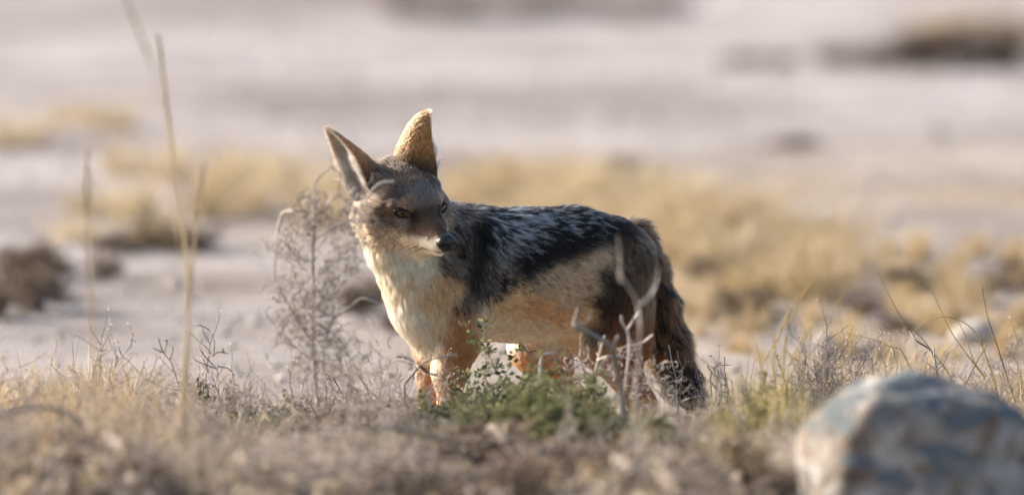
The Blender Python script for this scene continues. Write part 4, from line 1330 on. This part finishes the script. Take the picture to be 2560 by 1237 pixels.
p = W(2318, 1130, -1.9)
gz = float(ground_z(p[0], p[1]))
top = W(2330, 968, -1.9)[2]
me = stone_mesh(3.0, 5); me.materials.append(m_rock)
rock = add_obj('boulder', me, loc=(p[0], p[1], gz + 0.08), label='large pale limestone boulder with dark blue-grey patches on top beside yellow grass', cat='rock')
rock.scale = (0.235, 0.21, (top - gz - 0.08) / 0.86)
rock.rotation_euler = (0, 0.08, 0.5)

stones = [stone_mesh(k + 10.0, 3, 0.2) for k in range(5)]
for me in stones: me.materials.append(m_stone)


def stone(px, py, wpx, hpx, label, group=None):
    b = on_ground(px, py); k = float(np.linalg.norm(b - CAM)) / DIST * S
    o = add_obj('stone', stones[rng.integers(5)], loc=(b[0], b[1], b[2] + hpx * k * 0.25), label=label, cat='stone', group=group)
    o.scale = (wpx * k / 2, wpx * k / 2 * 0.8, hpx * k * 0.75); o.rotation_euler = (0, 0, rng.uniform(0, 6))


stone(2065, 890, 70, 70, 'pale upright stone in the straw grass')
stone(2440, 850, 130, 62, 'flat grey-white stone among straw grass behind the grass blades')
stone(2170, 880, 80, 40, 'low pale stone lying between straw tufts')
for _ in range(70):
    px, py = rng.uniform(-50, 2610), rng.uniform(20, 860)
    w_ = rng.uniform(14, 46)
    stone(px, py, w_, w_ * 0.6, 'small pale stone lying on the bare white ground', 'small stones on the bare ground')

# fine gravel: nobody could count it
tb = Tubes(); N = 5200
gx = rng.uniform(-2.4, 2.4, N); gy = rng.uniform(0.3, 14, N); gx *= (gy + 20) / 20
sz = rng.uniform(0.003, 0.013, N)
oct_ = np.array([[1, 0, 0], [0, 1, 0], [-1, 0, 0], [0, -1, 0], [0, 0, .7], [0, 0, -.7]])
V = (oct_[None] * rng.uniform(0.6, 1.3, (N, 6, 1)) * sz[:, None, None]) + np.stack([gx, gy, ground_z(gx, gy) + sz * 0.2], 1)[:, None]
tri8 = np.array([[0, 1, 4], [1, 2, 4], [2, 3, 4], [3, 0, 4], [1, 0, 5], [2, 1, 5], [3, 2, 5], [0, 3, 5]])
F = (tri8[None] + (np.arange(N) * 6)[:, None, None]).reshape(-1, 3)
add_obj('gravel', make_mesh('gravel', V.reshape(-1, 3), F, m_stone, smooth=False), kind='stuff')

# ---- plants on the plain behind ------------------------------------------------------------------------
def behind(stock, px, py, wpx, hpx, label, group):
    b = on_ground(px, py); k = float(np.linalg.norm(b - CAM)) / DIST * S
    h = hpx * k
    return stock.put((b[0], b[1], b[2] - 0.005), h, (wpx * k) / (h * 1.25), label, group)


LG, GG = 'golden grass tuft on the open white ground far behind the jackal', 'golden grass tufts on the plain'
for (px, py, w_, h_) in [(230, 335, 170, 80), (150, 325, 150, 70), (300, 345, 150, 85), (20, 400, 150, 110), (90, 385, 120, 70), (430, 480, 240, 110), (300, 470, 200, 100), (520, 570, 240, 150), (640, 560, 260, 140), (760, 540, 240, 110), (330, 570, 240, 130), (230, 560, 200, 90), (880, 520, 240, 110), (700, 490, 220, 100), (800, 590, 240, 120), (560, 500, 220, 110), (940, 600, 220, 110), (420, 640, 260, 110), (180, 620, 220, 80), (600, 470, 200, 90)]:
    behind(golden, px, py, w_ * 1.2, h_ * 1.25, LG, GG)
for _ in range(64):
    px = rng.uniform(1060, 2100)
    base_ = 505 + max(0, px - 1400) * 0.18 + rng.uniform(0, 150)
    behind(golden, px, base_, rng.uniform(230, 360), rng.uniform(110, 175), 'pale golden grass tuft in the band behind the jackal\'s back', 'golden grass band behind the jackal')
for _ in range(110):
    px = rng.uniform(1640, 2640); py = rng.uniform(660, 900)
    behind(straw if rng.random() < .6 else golden, px, py, rng.uniform(80, 170), rng.uniform(50, 130), 'straw grass tuft on the stony ground beyond the jackal\'s tail', 'straw grass beyond the jackal\'s tail')
LD, GD = 'dark brown dry shrub on the pale ground behind the stalks', 'dark shrubs behind the grass stalks'
for (px, py, w_, h_) in [(380, 640, 170, 90), (300, 650, 120, 60), (470, 650, 140, 60), (60, 690, 150, 80), (120, 680, 120, 60), (30, 770, 130, 120), (90, 800, 160, 100), (270, 720, 90, 70), (-10, 820, 120, 100), (150, 720, 100, 60)]:
    behind(brown, px, py, w_, h_, LD, GD)
for (px, py, w_, h_) in [(880, 790, 160, 70), (960, 760, 150, 60), (1000, 830, 150, 60)]:
    behind(brown, px, py, w_, h_, 'low brown shrub on the ground behind the twiggy bush', 'brown shrubs behind the twiggy bush')
for (px, py, w_, h_) in [(2420, 158, 230, 120), (2300, 160, 180, 90), (2540, 155, 200, 110), (2200, 156, 160, 65)]:
    behind(brown, px, py, w_, h_, 'broad brown bush on the far white ground', 'broad brown bushes far out on the plain')
for (px, py, w_, h_) in [(1850, 150, 110, 40), (1960, 150, 90, 30), (2090, 152, 120, 50)]:
    behind(brown, px, py, w_, h_, 'flat low brown bush in line with the broad far bushes', 'flat low bushes far out on the plain')
behind(brown, 1560, 428, 130, 42, 'small lone brown shrub beyond the golden grass band', None)
behind(brown, 1980, 372, 110, 36, 'small lone dark shrub on the bare white ground', None)
for px in (1010, 1100, 1190, 1290, 1380, 1470, 1570, 1660):
    behind(brown, px, 14 + rng.uniform(-6, 6), 150, 46, 'farthest brown shrub in the row along the end of the white ground', 'farthest row of brown shrubs')
for px in (2330, 2420, 2500):
    behind(golden, px, 50, 170, 60, 'pale grass tuft beyond the broad brown bushes', 'grass tufts beyond the broad bushes')

for _ in range(16):
    behind(brown, rng.uniform(1700, 2620), rng.uniform(680, 830), rng.uniform(90, 160), rng.uniform(45, 80), 'small brown shrub among the straw grass beyond the jackal\'s tail', 'brown shrubs among the straw grass')
# fallen sticks lying on top of the near scrub
for label, pts, r, ti in (('pale straight stick fallen into the scrub beside the boulder', [(1530, 1130), (1600, 1175), (1690, 1250)], 7, .95),
                          ('grey bent stick lying in the scrub under the jackal\'s front leg', [(890, 1062), (980, 1068), (1060, 1085), (1140, 1106)], 7, .35),
                          ('dark grey stick lying in the scrub under the jackal\'s belly', [(1290, 1150), (1360, 1130), (1450, 1128), (1490, 1140)], 7, .2),
                          ('grey forked stick lying in the scrub below the lone stalk', [(-30, 1050), (60, 1022), (140, 1022), (200, 1050), (235, 1110)], 6, .4)):
    Y = -1.7
    P = line(pts, Y, 24, 0.01)
    b = P.mean(0); g = np.array([b[0], b[1], float(ground_z(b[0], b[1]))])
    root = add_obj('fallen_stick', None, loc=g, label=label, cat='stick')
    tb = Tubes(); tb.tube(P - g, np.linspace(r, r * 0.55, len(P)) * S * rng.uniform(0.85, 1.15, len(P)), ti, 7)
    add_obj('shaft', tb.mesh('shaft', TWIG), root)
    k = len(P) // 2                                   # the side branch it props itself up on
    tb = Tubes(); tb.tube(spline([P[k], P[k] * 0.5 + g * 0.5 + [0.02, 0.01, 0], [g[0] + 0.03, g[1], g[2] - 0.01]], 8) - g, np.linspace(r * 0.6, r * 0.35, 8) * S, ti, 6)
    add_obj('side_branch', tb.mesh('side_branch', TWIG), root)
